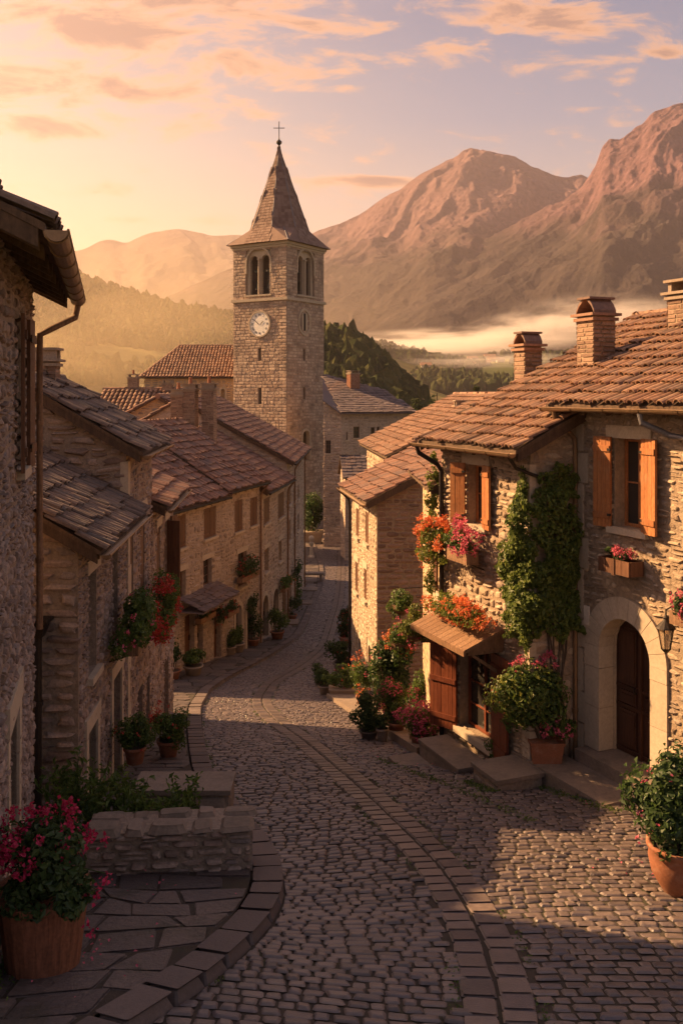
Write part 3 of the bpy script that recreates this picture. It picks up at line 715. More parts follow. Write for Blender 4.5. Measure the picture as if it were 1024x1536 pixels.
def px_rect(F, x0, y0, x1, y1, y0b=None, y1b=None):
    """rectangle on the plane F read off photo pixels (left/top, right/bottom)"""
    ua, za = F.hit(x0, y0); ub, zb_ = F.hit(x1, y0 if y0b is None else y0b); uc, zc_ = F.hit((x0+x1)/2, y1)
    um, zm = F.hit((x0+x1)/2, (y0+(y0 if y0b is None else y0b))/2)
    return (min(ua, ub), max(ua, ub), zc_, zm)

# ---------------------------------------------------------------- right side: the arched-door house
FA = Frame(3.87, 15.47, .473, -1, 1)
wA = px_rect(FA, 921, 657, 966, 800); dA = px_rect(FA, 905, 930, 972, 1160)
duc = (dA[0]+dA[1])/2; dhw = .56; dz0 = -5.72; dzs = -4.05
wA = (wA[0], wA[1], -2.08, -.70)
hA = (duc-dhw-.02, duc+dhw+.02, dz0-.3, dzs+dhw+.02)
A = house('stone_house', 'golden rubble stone house at the right edge with arched dark door and orange shutters', FA, 6.5, -.20, .47, .45, 5.0, holes=[wA, hA], mats=(warmmort, warmst), tm=tilew,
          st=dict(sw=.20, sh=.115, h=.026, gap=.03, jit=.45, wa=.03, circ=()) if False else dict(sw=.20, sh=.115, h=.026, gap=.032, jit=.45, wa=.03), circ=[(duc, dzs, dhw+.36)], zb=-7.2, ov=.22, cw=.15, rh=.33, tr=.062)
window(A.root, FA, *wA, 'open', woodo, sw=.36, ang=(.10, .16), n=-.2, bars=1)
mb = MB(); archring(mb, FA, duc, dhw, dzs, dz0, .34, -.26, .045); A_ar = mb.build('arch_surround', dressed, A.root)
mb = MB(); archpanel(mb, FA, duc-dhw-.3, duc+dhw+.3, dz0-.3, dzs+dhw+.15, [(duc, dhw-.0, dzs)], -.27, .05); mb.build('arch_backing', dressed, A.root)
mb = MB()                                      # the dark panelled double door
for s in (-1, 1):
    a, b = (duc-dhw, duc-.008) if s < 0 else (duc+.008, duc+dhw)
    FA.box(mb, a, b, -.35, -.33, dz0, dzs+dhw)
    for (c_, d_) in ((.12, .70), (.80, 1.0), (1.10, 2.0)):
        FA.box(mb, a+.09, b-.09, -.328, -.306, dz0+c_, dz0+d_); FA.box(mb, a+.13, b-.13, -.304, -.292, dz0+c_+.05, dz0+d_-.05)
    for zz in (.04, .74, 1.04): FA.box(mb, a+.02, b-.02, -.327, -.30, dz0+zz, dz0+zz+.045)
FA.box(mb, duc-.03, duc+.03, -.326, -.285, dz0, dzs+dhw*.95)
dr = mb.build('door', doorm, A.root); mb = MB(); mb.tube([FA.p(duc-.07, -.29, dz0+1.02), FA.p(duc-.07, -.24, dz0+1.02), FA.p(duc-.07, -.24, dz0+1.12)], .012, 6); mb.build('handle', iron, dr)
gutter(A.root, FA, -.22, 6.6, .52, -.235, .062)
e = FA.p(.10, .52, -.29); pipe(A.root, [e, FA.p(.10, .50, -.42), FA.p(.09, .22, -.62), FA.p(.085, .085, -.74), FA.p(.085, .075, -1.0), FA.p(.085, .075, -6.05)], .04)
e2 = FA.p(2.05, .52, -.29); pipe(A.root, [e2, FA.p(2.06, .5, -.42), FA.p(2.3, .2, -.60), FA.p(2.9, .1, -.68), FA.p(3.3, .09, -6)], .045, m=lead)
mb = MB()
for k, (zz, hh) in enumerate([(-6.3, .9), (-5.38, .5), (-4.86, .7), (-4.14, .45), (-3.67, .8), (-2.85, .5), (-2.33, .85), (-1.46, .5), (-.94, .45)]):
    w = .34 if k % 2 else .22; FA.box(mb, .0-.012, w, -.1, .03, zz, zz+hh-.015)
mb.build('corner_stone', dressed, A.root)
mb = MB()                                      # small white number plate
FA.box(mb, .28, .40, .03, .06, -3.75, -3.45); mb.build('meter_box', whitew, A.root)
q = roofhit(1032, 480, FA, A.ze, A.t, A.oh); chimney(A.roof, FA, q[0], q[1], q[2]-.4, 190/FP*q[1]*.78, .55, .5, (warmmort, brickst), 'slab', 1)
# steps before the arched door
t_ = thing('stone_steps', 'wide worn stone steps in front of the arched dark door', 'steps', FA.p(duc, .6, -6.2))
mb = MB(); FA.box(mb, duc-dhw-.30, duc+dhw+.45, -.34, .28, -6.35, dz0-.004); mb.build('door_step', stepst, t_)
mb = MB(); FA.box(mb, duc-1.6, duc+.62, .283, .95, -6.7, -5.98); FA.box(mb, duc-1.62, duc+.64, .281, .97, -5.977, -5.915); mb.build('lower_step', stepst, t_)
# ---------------------------------------------------------------- right side: house with red door and ivy
FB = Frame(3.046, 15.08, -.371, .928, -1)
wB = px_rect(FB, 708, 702, 727, 795); wB = (wB[0]-.02, wB[1]+.16, -2.35, -1.28)
cB = FB.hit(715, 1000)[0]; dB = (cB-.62, cB+.62, -6.12, -4.42)
B = house('stone_house', 'tall golden stone house with red shuttered door, awning and flower box', FB, 3.0, -.92, .49, .42, 4.75, holes=[wB, dB], mats=(warmmort, warmst), tm=tilew, zb=-8,
          st=dict(sw=.22, sh=.13, h=.036, gap=.018, jit=.38, wa=.03), gst=dict(sw=.34, sh=.2, h=.02), ov=.25, cw=.15, rh=.33, tr=.062)
window(B.root, FB, *wB, 'open', woodo, sw=.30, ang=(.12, .55), bars=1)
gutter(B.root, FB, -.25, 3.28, .49, -.955, .062)
pipe(B.root, [FB.p(3.12, .49, -1.0), FB.p(3.1, .46, -1.13), FB.p(2.94, .14, -1.35), FB.p(2.90, .08, -1.48), FB.p(2.90, .075, -7.0)], .045, m=iron)
pipe(B.root, [FB.p(-.12, .49, -1.0), FB.p(-.05, .3, -1.2), FB.p(-.10, -.3, -1.42), FB.p(-.10, -.62, -1.7)], .03, m=iron, clamps=False)
# red glazed door with open shutters
o = sash(B.root, FB, dB[0]+.02, dB[1]-.02, dB[2]+.02, dB[3]-.01, -.16, woodr, .06, 3, 'door')
for s, u, a in ((-1, dB[0], .10), (1, dB[1], .45)):
    f = Frame(*(FB.o+FB.u*(u+s*.01)+FB.n*.05), *(s*FB.u*math.cos(a)+FB.n*math.sin(a)), side=FB.side*s)
    mb = MB(); planks(mb, f, 0, .60, 0, .045, dB[2]-.10, dB[3]-.02, .085, braces=3); mb.build('shutter', woodr, B.root)
mb = MB(); FB.box(mb, dB[0]-.06, dB[1]+.06, -.2, .12, dB[2]-.12, dB[2]-.003); mb.build('threshold', dressed, B.root)
# wooden awning: a tiny gabled roof on brackets
za = dB[3]+.10; aw = MB(); u0, u1 = dB[0]-.34, dB[1]+.42
for s in (-1, 1):
    n0, n1 = 0.0, .78; rz = za+.32; P = []
    for dz in (0, .035):
        for (u, n_, z_) in ((u0, n1, za), (u1, n1, za), (u1, 0.01, za+.30), (u0, .01, za+.30)): P.append(FB.p(u, n_, z_+dz))
    if s > 0: aw.hexa(P)
for i in range(12):
    u = u0+(u1-u0)*i/12; P = []
    for dz in (.037, .055):
        for (a, n_, z_) in ((u+.005, .8, za-.005), (u+(u1-u0)/12-.005, .8, za-.005), (u+(u1-u0)/12-.005, .02, za+.295), (u+.005, .02, za+.295)): P.append(FB.p(a, n_, z_+dz))
    aw.hexa(P)
for u in (u0+.05, u1-.1):
    FB.box(aw, u, u+.05, .02, .70, za-.06, za-.005); 
    aw.hexa([FB.p(a, b, c_) for (a, b, c_) in ((u, .02, za-.5), (u+.05, .02, za-.5), (u+.05, .02, za-.42), (u, .02, za-.42), (u, .62, za-.08), (u+.05, .62, za-.08), (u+.05, .62, za-.03), (u, .62, za-.03))])
aw.add([FB.p(u0+.02, .77, za), FB.p(u0+.02, .02, za), FB.p(u0+.02, .02, za+.3)], [(0, 1, 2)])
FB.box(aw, u0, u1, .775, .81, za-.05, za+.03)
aw.build('awning', pineb, B.root)
for (px, py, w, d, top) in ((791, 556, .42, .42, 520), (893, 548, .52, .50, 475)):
    q = roofhit(px, py, FB, B.ze, B.t, B.oh); chimney(B.roof, FB, q[0], q[1], q[2]-.35, (HY-top)/FP*q[1], w, d, (warmmort, brickst), 'arch')
mb = MB()
for k in range(9):
    z = -7.6+k*.72; w = .30 if k % 2 else .2; FB.box(mb, -.02, w, -.1, .028, z, z+.69)
mb.build('corner_stone', dressed, B.root)
# steps of the red door
t_ = thing('stone_steps', 'two broad stone steps leading up to the red shuttered door', 'steps', FB.p(cB, .8, -7))
mb = MB(); FB.box(mb, cB-.62, cB+.85, .13, .72, -7.3, dB[2]-.30); FB.box(mb, cB-.64, cB+.87, .13, .74, dB[2]-.297, dB[2]-.24); mb.build('upper_step', stepst, t_)
mb = MB(); FB.box(mb, cB-.30, cB+.95, .743, 1.28, -7.5, dB[2]-.58); FB.box(mb, cB-.32, cB+.97, .742, 1.30, dB[2]-.577, dB[2]-.52); mb.build('lower_step', stepst, t_)
t_ = thing('stone_ledge', 'low block of rough stones between the small shrub and the terracotta box plant', 'ledge', FB.p(-.2, .5, -6.6))
mb = MB(); FB.box(mb, -.42, .32, .06, .86, -6.9, -6.02); mb.use(1)
masonry(mb, Frame(*FB.p(-.42, .86, 0)[:2], *FB.u, side=-1), 0, .74, -6.9, -6.08, sw=.34, sh=.2, h=.03, jit=.2); masonry(mb, Frame(*FB.p(-.42, .06, 0)[:2], *FB.n, side=1), 0, .8, -6.9, -6.08, sw=.34, sh=.2, h=.03, jit=.2)
FB.box(mb, -.46, .36, .04, .9, -6.018, -5.95); mb.build('stone_block', [greymort, stepst], t_)

# ---------------------------------------------------------------- right side: narrow house and the brown block house
FB2 = Frame(2.02, 18.05, -.02, 1, -1)
h2 = [(.35, .85, -4.0, -2.7), (.35, .95, -7.2, -5.1), (1.7, 2.2, -4.0, -2.9)]
B2 = house('stone_house', 'narrow low ochre house with climbing greenery, wedged between two taller houses', FB2, 4.2, -1.85, .45, .35, 2.6, holes=h2, mats=(plaster, warmst), tm=tileb, zb=-10,
           st=dict(sw=.3, sh=.2, h=.012, gap=.05, jit=.5), ov=.12)
window(B2.root, FB2, *h2[0], 'open', woodb, sw=.22); window(B2.root, FB2, *h2[2], 'shut', woodb); door(B2.root, FB2, *h2[1])
for (ua, ub, z_, out) in ((.0, 1.1, -2.55, .4), (.0, 1.2, -4.55, .5)):
    mb = MB(); c = .45; tiles(mb, FB2.p(ua, out, z_-.22), [*FB2.u, 0], [*(-FB2.n), c], ub-ua, out/.9, 'slab', .25, .2, .02, 2.)
    FB2.box(mb, ua, ub, .0, out, z_-.27, z_-.23); mb.build('porch_roof', slate, B2.root)
FC = Frame(1.06, 28.0, -.151, 1, -1)
hc = []; cw_ = [px_rect(FC, a, b, c, d) for a, b, c, d in ((534, 762, 538.5, 805), (548, 762, 552.5, 815), (533, 842, 537, 888), (546, 852, 550, 900))]
cw_ = [(a, b, c, min(d, -3.75)) for a, b, c, d in cw_]
cd = [(.95, 1.75, -9.9, -7.75), (2.75, 3.55, -10.2, -8.0)]
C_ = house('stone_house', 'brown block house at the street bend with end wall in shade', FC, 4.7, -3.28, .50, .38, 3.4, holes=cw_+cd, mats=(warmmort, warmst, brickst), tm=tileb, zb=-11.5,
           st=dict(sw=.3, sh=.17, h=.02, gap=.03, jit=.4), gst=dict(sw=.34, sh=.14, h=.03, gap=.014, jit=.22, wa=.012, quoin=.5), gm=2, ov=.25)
for q in cw_: window(C_.root, FC, *q, 'shut', woodb, lint=True)
for q in cd:
    u0_, u1_, a_, b_ = q; mb = MB(); archpanel(mb, FC, u0_-.02, u1_+.02, a_, b_+.02, [((u0_+u1_)/2, (u1_-u0_)/2-.12, b_-.45)], -.02, .2); mb.build('arch', dressed, C_.root); door(C_.root, FC, u0_+.1, u1_-.1, a_+.2, b_-.05, n=-.23)
gutter(C_.root, FC, -.25, 4.95, .44, -3.32, .065)
pipe(C_.root, [FC.p(4.8, .44, -3.38), FC.p(4.75, .1, -3.7), FC.p(4.75, .06, -4), FC.p(4.75, .06, -11)], .045, m=iron)
# roofs rising behind: a long house set back between the two
FD = Frame(1.95, 34.2, -.08, 1, -1)
D_ = house('stone_house', 'long tiled house set back uphill behind the brown block house', FD, 9.5, -2.35, .50, .35, 4.2, mats=(warmmort, warmst), tm=tilew, zb=-11, ov=.25, st=dict(sw=.5, sh=.25))
q = roofhit(693, 640, FD, D_.ze, D_.t, D_.oh)
chimney(D_.roof, FD, 4.9, 38.5, -1.4, -.55, .5, .45, (warmmort, brickst), 'slab')

# ---------------------------------------------------------------- left side, near
FL1 = Frame(-2.675, 7.0, -.25, 1, 1)
w1 = (.55, 1.05, -.55, .95); u1_ = FL1.hit(30, 500)[0]; w1 = (u1_-.3, u1_+.3, -.78, .78); ud = FL1.hit(14, 1100)[0]; d1 = (ud-.1, ud+.75, -5.9, -3.15)
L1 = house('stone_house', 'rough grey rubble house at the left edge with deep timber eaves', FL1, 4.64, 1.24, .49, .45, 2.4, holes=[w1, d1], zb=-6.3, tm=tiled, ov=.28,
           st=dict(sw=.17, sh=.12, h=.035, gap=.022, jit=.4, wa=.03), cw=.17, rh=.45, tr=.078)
window(L1.root, FL1, *w1, 'open', woodb, sw=.24, ang=(.06, .14), lint=False); door(L1.root, FL1, *d1, n=-.2)
mb = MB()
for a, b in ((d1[0]-.2, d1[0]), (d1[1], d1[1]+.24)):
    z = -6.2
    while z < d1[3]: FL1.box(mb, a, b, -.15, .03+random.uniform(-.004, .004), z, z+.5); z += .51
FL1.box(mb, d1[0]-.25, d1[1]+.28, -.12, .045, d1[3]+.02, d1[3]+.3); mb.build('door_surround', dressed, L1.root)
gutter(L1.root, FL1, -.28, 4.95, .53, 1.20, .085)
pipe(L1.root, [FL1.p(4.85, .53, 1.13), FL1.p(4.83, .5, .96), FL1.p(4.66, .22, .80), FL1.p(4.60, .09, .72), FL1.p(4.60, .085, .5), FL1.p(4.60, .085, -2.9)], .04, m=pineb)
FL2 = Frame(-3.52, 12.5, -.066, 1, 1)
w2 = [px_rect(FL2, 133, 842, 144, 905), px_rect(FL2, 173, 800, 178, 890)]; w2 = [(max(.35, w2[0][0]), w2[0][1]+.05, -4.0, -2.55), (2.55, 3.05, -4.1, -2.45)]
d2 = [(.55, 1.2, -6.6, -4.75), (2.5, 3.3, -7.0, -4.6)]
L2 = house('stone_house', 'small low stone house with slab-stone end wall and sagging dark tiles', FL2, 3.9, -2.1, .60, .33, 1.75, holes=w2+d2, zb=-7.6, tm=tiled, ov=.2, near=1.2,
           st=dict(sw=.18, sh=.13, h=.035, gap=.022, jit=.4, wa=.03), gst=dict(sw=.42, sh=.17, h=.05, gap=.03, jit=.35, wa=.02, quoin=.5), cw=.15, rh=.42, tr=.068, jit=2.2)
for q in w2: window(L2.root, FL2, *q, 'plain', woodb)
for q in d2:
    door(L2.root, FL2, *q, n=-.18); mb = MB()
    for a, b in ((q[0]-.16, q[0]), (q[1], q[1]+.16)): FL2.box(mb, a, b, -.1, .035, q[2], q[3])
    FL2.box(mb, q[0]-.2, q[1]+.2, -.1, .045, q[3]+.003, q[3]+.22); mb.build('door_surround', dressed, L2.root)
gutter(L2.root, FL2, -.2, 4.0, .40, -2.14, .055)
Fp = L2.Fn; pp = Fp.p(.52, .12, 0)
pipe(L2.root, [(pp[0], pp[1], -3.22), (pp[0], pp[1], -3.4), (pp[0], pp[1], -6.2)], .07, m=iron)
mb = MB(); mb.hexa([(pp[0]+a*s_, pp[1]+b*s_, z) for z, s_ in ((-3.22, .09), (-3.02, .16)) for a, b in ((-1, -1), (1, -1), (1, 1), (-1, 1))]); mb.box(pp[0]-.19, pp[0]+.19, pp[1]-.17, pp[1]+.17, -3.018, -2.97); mb.build('rainwater_hopper', iron, L2.root)
FL3 = Frame(-3.78, 16.4, -.066, 1, 1)
h3 = [(.35, .8, -4.3, -2.3), (1.7, 2.25, -4.35, -2.3), (1.3, 2.0, -8.0, -5.7), (2.5, 3.0, -8.2, -5.8)]
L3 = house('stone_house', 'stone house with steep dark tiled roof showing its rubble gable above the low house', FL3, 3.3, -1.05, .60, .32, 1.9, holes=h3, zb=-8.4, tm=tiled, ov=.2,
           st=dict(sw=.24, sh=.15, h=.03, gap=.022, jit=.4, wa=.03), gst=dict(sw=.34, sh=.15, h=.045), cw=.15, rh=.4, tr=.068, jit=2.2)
for q in h3[:2]: window(L3.root, FL3, *q, 'shut', woodb)
for q in h3[2:]: door(L3.root, FL3, *q)
gutter(L3.root, FL3, -.2, 3.5, .39, -1.09, .055)
mb = MB()
for k in range(11): z = -8+k*.62; FL3.box(mb, -.012, .34 if k % 2 else .22, -.1, .04, z, z+.6)
mb.build('corner_stone', dressed, L3.root)
q = roofhit(70, 556, FL3, L3.ze, L3.t, L3.oh); chimney(L3.roof, FL3, -5.75, 18.3, -.3, .62, .42, .4, (greymort, brickst), 'slab')
FL4 = Frame(-3.995, 19.72, -.066, 1, 1)
h4 = [(.7, 1.3, -4.7, -2.95), (2.2, 2.9, -5.0, -3.0), (2.0, 2.9, -8.6, -6.3)]
L4 = house('stone_house', 'low stone house with tall brown shutters behind the red hanging flowers', FL4, 3.9, -2.42, .45, .33, 1.5, holes=h4, zb=-9.5, tm=tileb, ov=.15, cw=.2, rh=.4, tr=.085, mats=(greymort, greyst),
           st=dict(sw=.3, sh=.17, h=.03, gap=.022, jit=.4, wa=.03))
window(L4.root, FL4, *h4[0], 'shut'); window(L4.root, FL4, *h4[1], 'open', woodb, sw=.34, ang=(1.2, .3)); door(L4.root, FL4, *h4[2])
gutter(L4.root, FL4, -.15, 4.05, .40, -2.46, .055)

# ---------------------------------------------------------------- the row on the left
PR = [(-6.72, 31.2), (-4.865, 37.9), (-3.65, 42.3), (-2.85, 49.0), (-2.50, 62.0)]
FR = [Frame(*PR[i], PR[i+1][0]-PR[i][0], PR[i+1][1]-PR[i][1], 1) for i in range(4)]
LR = [math.hypot(PR[i+1][0]-PR[i][0], PR[i+1][1]-PR[i][1]) for i in range(4)]
def inrow(i, boxes): return [px_rect(FR[i], *b) for b in boxes]
RW = [inrow(0, [(265, 772, 279, 822), (306, 761, 324, 806), (305, 838, 318, 878), (268, 856, 279, 900)]),
      inrow(1, [(352, 750, 364, 797), (375, 746, 386, 788), (357, 828, 370, 880)]),
      inrow(2, [(395.5, 747, 404, 785), (417, 739, 426, 776), (397, 822, 403, 858), (418, 810, 422.5, 842)]),
      inrow(3, [(433, 731, 436, 757), (440, 729, 442.5, 752), (446, 727, 448.5, 748), (433, 780, 436, 812), (440, 775, 442.5, 803), (446, 771, 448.5, 796)])]
RD = [inrow(0, [(277, 935, 292, 1000), (296, 928, 305, 990), (321, 918, 331.5, 985)]), inrow(1, [(352, 910, 362, 972), (369, 893, 380, 965)]), inrow(2, [(392, 892, 402, 962), (408, 882, 417, 948), (423, 872, 429, 925)]), inrow(3, [(433, 865, 437, 912), (444, 850, 448, 890)])]
lab = ['nearest pale house of the left row with a small canopy over its door', 'pale stone row house with dark hanging plants below its brown shutters', 'pale stone row house with two arched doorways beside the long downpipe', 'farthest house of the left row with three rows of small windows']
eav = [-4.15, -3.98, -4.48, -3.66]; slo = [.62, .62, .60, .56]; rdd = [3.9, 4.0, 4.1, 5.6]
RH = []
for i in range(4):
    ds = []
    for (a, b, c, d) in RD[i]:
        yv = FR[i].p((a+b)/2, 0, 0)[1]; zg = float(gz(yv))+SW; ds.append((a, b, zg-.02, max(d, zg+2.0) if d < zg+2.6 else zg+2.5))
    ws = [(a, b, c, min(d, eav[i]-.25)) for a, b, c, d in RW[i]]
    H = house('row_house', lab[i], FR[i], LR[i]-.02, eav[i], slo[i], .38, rdd[i], holes=ws+ds, mats=(rowmort, rowst), tm=tileb, ov=.18 if i else .3,
              st=dict(sw=.34, sh=.2, h=.03, gap=.03, jit=.45, wa=.04), gst=dict(sw=.5, sh=.28), group='houses of the left row', cw=.19, rh=.42, tr=.078, jit=1.8)
    for k, q in enumerate(ws):
        big = k < 2 or i == 3
        window(H.root, FR[i], *q, 'shut' if big and not (i == 3 and k > 2) else 'plain', woodb, lint=not big)
    for k, q in enumerate(ds):
        yv = FR[i].p((q[0]+q[1])/2, 0, 0)[1]
        if (i in (1, 2)) and k < 2:
            mb = MB(); c_ = (q[0]+q[1])/2; hw = (q[1]-q[0])/2-.05; archpanel(mb, FR[i], q[0]-.0, q[1]+.0, q[2], q[3], [(c_, hw, q[3]-hw-.04)], -.004, .14)
            archring(mb, FR[i], c_, hw, q[3]-hw-.04, q[2], .20, -.02, .05, 9); mb.build('arch', dressed, H.root)
        door(H.root, FR[i], q[0]+.02, q[1]-.02, q[2], q[3]-.03, n=-.2)
    gutter(H.root, FR[i], -.1, LR[i]-.05, .44, eav[i]-.04, .07, iron)
    if i in (1, 2, 3):
        pipe(H.root, [FR[i].p(LR[i]-.25, .44, eav[i]-.1), FR[i].p(LR[i]-.22, .12, eav[i]-.5), FR[i].p(LR[i]-.22, .09, eav[i]-.8), FR[i].p(LR[i]-.22, .09, float(gz(PR[i+1][1]))+.1)], .045, m=pineb)
    RH.append(H)
pipe(RH[3].root, [FR[3].p(4.2, .44, -3.8), FR[3].p(4.2, .1, -4.3), FR[3].p(4.2, .09, -5), FR[3].p(4.2, .09, -12.8)], .045, m=pineb)
q = RD[0][0]; mb = MB(); zc = float(gz(FR[0].p(q[0], 0, 0)[1]))+2.45
tiles(mb, FR[0].p(q[0]-.5, 1.0, zc-.1), [*FR[0].u, 0], [*(-FR[0].n), .4], q[1]-q[0]+2.6, 1.1, 'slab', .35, .3, .03)
FR[0].box(mb, q[0]-.5, q[1]+2.1, 0, .98, zc-.16, zc-.11); mb.build('canopy', slate, RH[0].root)
for (px, py0, py1, w) in ((268, 655, 592, .62), (286, 655, 584, .68), (314, 655, 583, .62)):
    y = 44.5; x, _, z0 = at(px, py0, y); chimney(RH[2].roof, FR[2], x, y, z0-1.2, (HY-py1)/FP*y, w, .6, (rowmort, brickst), 'slab', 1)
# houses behind the row
FK = Frame(-16.6, 62, 1, 0, 1)
K = house('stone_house', 'orange roofed house farther back, left of the church nave', FK, 5.6, -2.2, .52, .4, 4.3, mats=(rowmort, rowst), tm=tilew, zb=-16, near=False, ov=.3, cw=.32, rh=.55, tr=.12, st=dict(sw=.6, sh=.3))
chimney(K.roof, FK, -14.8, 66.5, -.4, 1.1, .7, .6, (rowmort, brickst), 'slab', 1); chimney(K.roof, FK, -12.3, 66.2, -.4, .7, .7, .6, (rowmort, brickst), 'slab')
FK2 = Frame(-8.0, 54.0, .0, 1, 1)
K2 = house('stone_house', 'gabled ochre house end between the row chimneys and the church', FK2, 6, -1.75, .55, .3, 2.55, mats=(plaster, rowst), tm=tileb, zb=-14, ov=.3, st=dict(sw=.5, sh=.25, h=.02, gap=.05), cw=.3, rh=.5, tr=.11)
FK3 = Frame(-22, 80, 1, 0, 1)
K3 = house('stone_house', 'distant low tiled house at the left foot of the hill', FK3, 9, -3.2, .45, .4, 4.5, mats=(rowmort, rowst), tm=tilew, zb=-20, ov=.3, cw=.4, rh=.6, tr=.14, st=dict(sw=.7, sh=.35))
chimney(K3.roof, FK3, -17.8, 83.5, -2.2, .1, .8, .7, (rowmort, brickst), 'slab')

# ---------------------------------------------------------------- church tower
TC = (-5.56, 95.0); TW = 6.9; CX, CY = -6.66, 99.75
FTL = Frame(*TC, -.848, .53, -1); FTR = Frame(*TC, .53, .848, 1)
tower = thing('church_tower', 'tall square stone bell tower with clock and pointed tiled spire', 'church tower', (CX, CY, -15))
zE, zC = 15.55, 9.7
mb = MB(); LH = {}
bel = []
for fr, key in ((FTL, 'l'), (FTR, 'r')):
    hs = []
    if key == 'l': xs = (373, 411, 376, 439); slits = [(387.5, 391.8, 522, 541), (387.5, 392.2, 581, 606)]
    else: xs = (441, 472, 376, 439); slits = [(454.5, 458, 523, 541), (454.5, 458, 581, 599), (452, 465, 645, 690)]
    ua, ub = sorted((fr.hit(xs[0], 400)[0], fr.hit(xs[1], 400)[0])); zb_, zt_ = 10.25, 14.9
    c = TW/2+(.15 if key == 'l' else 0); ua, ub = c-1.62, c+1.62
    bel.append((fr, ua, ub, zb_, zt_)); hs.append((ua, ub, zb_, zt_))
    for (a, b, y0, y1) in slits: hs.append(px_rect(fr, a, y0, b, y1))
    plane_holes(mb, fr, 0, TW, -16, zE, hs, reveal=.6, deep=2.9); LH[key] = hs
FTB = Frame(*FTL.p(TW, 0, 0)[:2], .53, .848, -1); FTQ = Frame(*FTR.p(TW, 0, 0)[:2], -.848, .53, 1)
for fr in (FTB, FTQ): plane_holes(mb, fr, 0, TW, -16, zE, [(TW/2-1.2, TW/2+1.2, 10.8, 14.4)] , reveal=.6) if False else mb.add([fr.p(0, 0, -16), fr.p(TW, 0, -16), fr.p(TW, 0, zE), fr.p(0, 0, zE)], [(0, 1, 2, 3)])
mb.use(1)
clk = FTL.hit(390, 486); 
for fr, key in ((FTL, 'l'), (FTR, 'r')):
    masonry(mb, fr, 0, TW, -16, zE, LH[key], sw=.55, sh=.32, h=.032, gap=.03, jit=.14, wa=.012, ashlar=True, quoin=1.0, dome=.12, circ=[(clk[0], clk[1], 1.38)] if key == 'l' else ())
for fr in (FTB, FTQ): masonry(mb, fr, 0, TW, -16, zE, sw=1.0, sh=.5, h=.05, gap=.05, ashlar=True)
mb.build('wall', [towmort, towst], tower)
for (fr, ua, ub, zb_, zt_) in bel:
    mb = MB(); c = (ua+ub)/2; hw = .50; zs = zt_-1.05
    archpanel(mb, fr, ua+.002, ub-.002, zb_, zt_-.002, [(c-.74, hw, zs), (c+.74, hw, zs)], -.22, .35, 8)
    archring(mb, fr, c, 1.5, zt_-1.35, zt_-2.4, .2, -.05, .08, 13); fr.box(mb, ua-.1, ub+.1, -.3, .12, zb_-.18, zb_)
    mb.tube([fr.p(c, -.12, zb_), fr.p(c, -.12, zs)], .11, 8); fr.box(mb, c-.17, c+.17, -.25, .03, zs, zs+.16)
    mb.build('belfry_opening', dressed, tower)
for i, (dx_, dy_) in enumerate([tuple(fr.p((ua+ub)/2+s_*.72, -1.15, 0)[:2]-np.array([CX, CY])) for (fr, ua, ub, _a, _b) in bel for s_ in (-1, 1)]):
    mb = MB(); mb.lathe((CX+dx_, CY+dy_, 10.9), [(.52, 0), (.47, .1), (.36, .45), (.29, .85), (.16, 1.0), (.03, 1.05)], 16); mb.tube([(CX+dx_, CY+dy_, 12.2), (CX+dx_, CY+dy_, 12.7)], .08); mb.box(CX+dx_-.5, CX+dx_+.5, CY+dy_-.1, CY+dy_+.1, 12.7, 12.95); mb.build('bell', bronze, tower)
for zz, p_, hh in ((zC-.15, .16, .3), (zE-.28, .22, .28), (zE-.5, .10, .2)):
    P = [np.array([CX, CY])+a*FTL.u*(TW/2+p_)+b*FTR.u*(TW/2+p_) for a, b in ((-1, -1), (1, -1), (1, 1), (-1, 1))]
    mb = MB(); mb.hexa([(*q, zz) for q in P]+[(*q, zz+hh) for q in P]); mb.build('cornice', dressed, tower)
# round blind oval on the shaded face
mb = MB(); o_ = FTR.hit(456, 483); ring = []
for k in range(20):
    a0, a1 = 2*math.pi*k/20, 2*math.pi*(k+1)/20; P = []
    for nn in (-.02, .11):
        for r_, a in ((.95, a0), (1.15, a0), (1.15, a1), (.95, a1)): P.append(FTR.p(o_[0]+r_*math.cos(a), nn, o_[1]+1.25*r_*math.sin(a)))
    mb.hexa(P)
FTR.box(mb, o_[0]-.45, o_[0]-.2, .02, .09, o_[1]-.9, o_[1]+.9); FTR.box(mb, o_[0]+.2, o_[0]+.45, .02, .09, o_[1]-.9, o_[1]+.9); mb.build('blind_window', dressed, tower)
mb = MB(); FTR.box(mb, o_[0]-.2, o_[0]+.2, .01, .06, o_[1]-.9, o_[1]+.9); mb.build('slit', dark, tower)  # solid strip on the wall face; its black colour paints the shade of an opening
mb = MB(); g3 = LH['r'][3]; c = (g3[0]+g3[1])/2; archring(mb, FTR, c, (g3[1]-g3[0])/2*.8, g3[3]-.7, g3[2], .22, -.1, .09, 9); archpanel(mb, FTR, g3[0], g3[1], g3[2], g3[3]+.2, [(c, (g3[1]-g3[0])/2*.75, g3[3]-.7)], -.05, .3); mb.build('arched_window', dressed, tower)
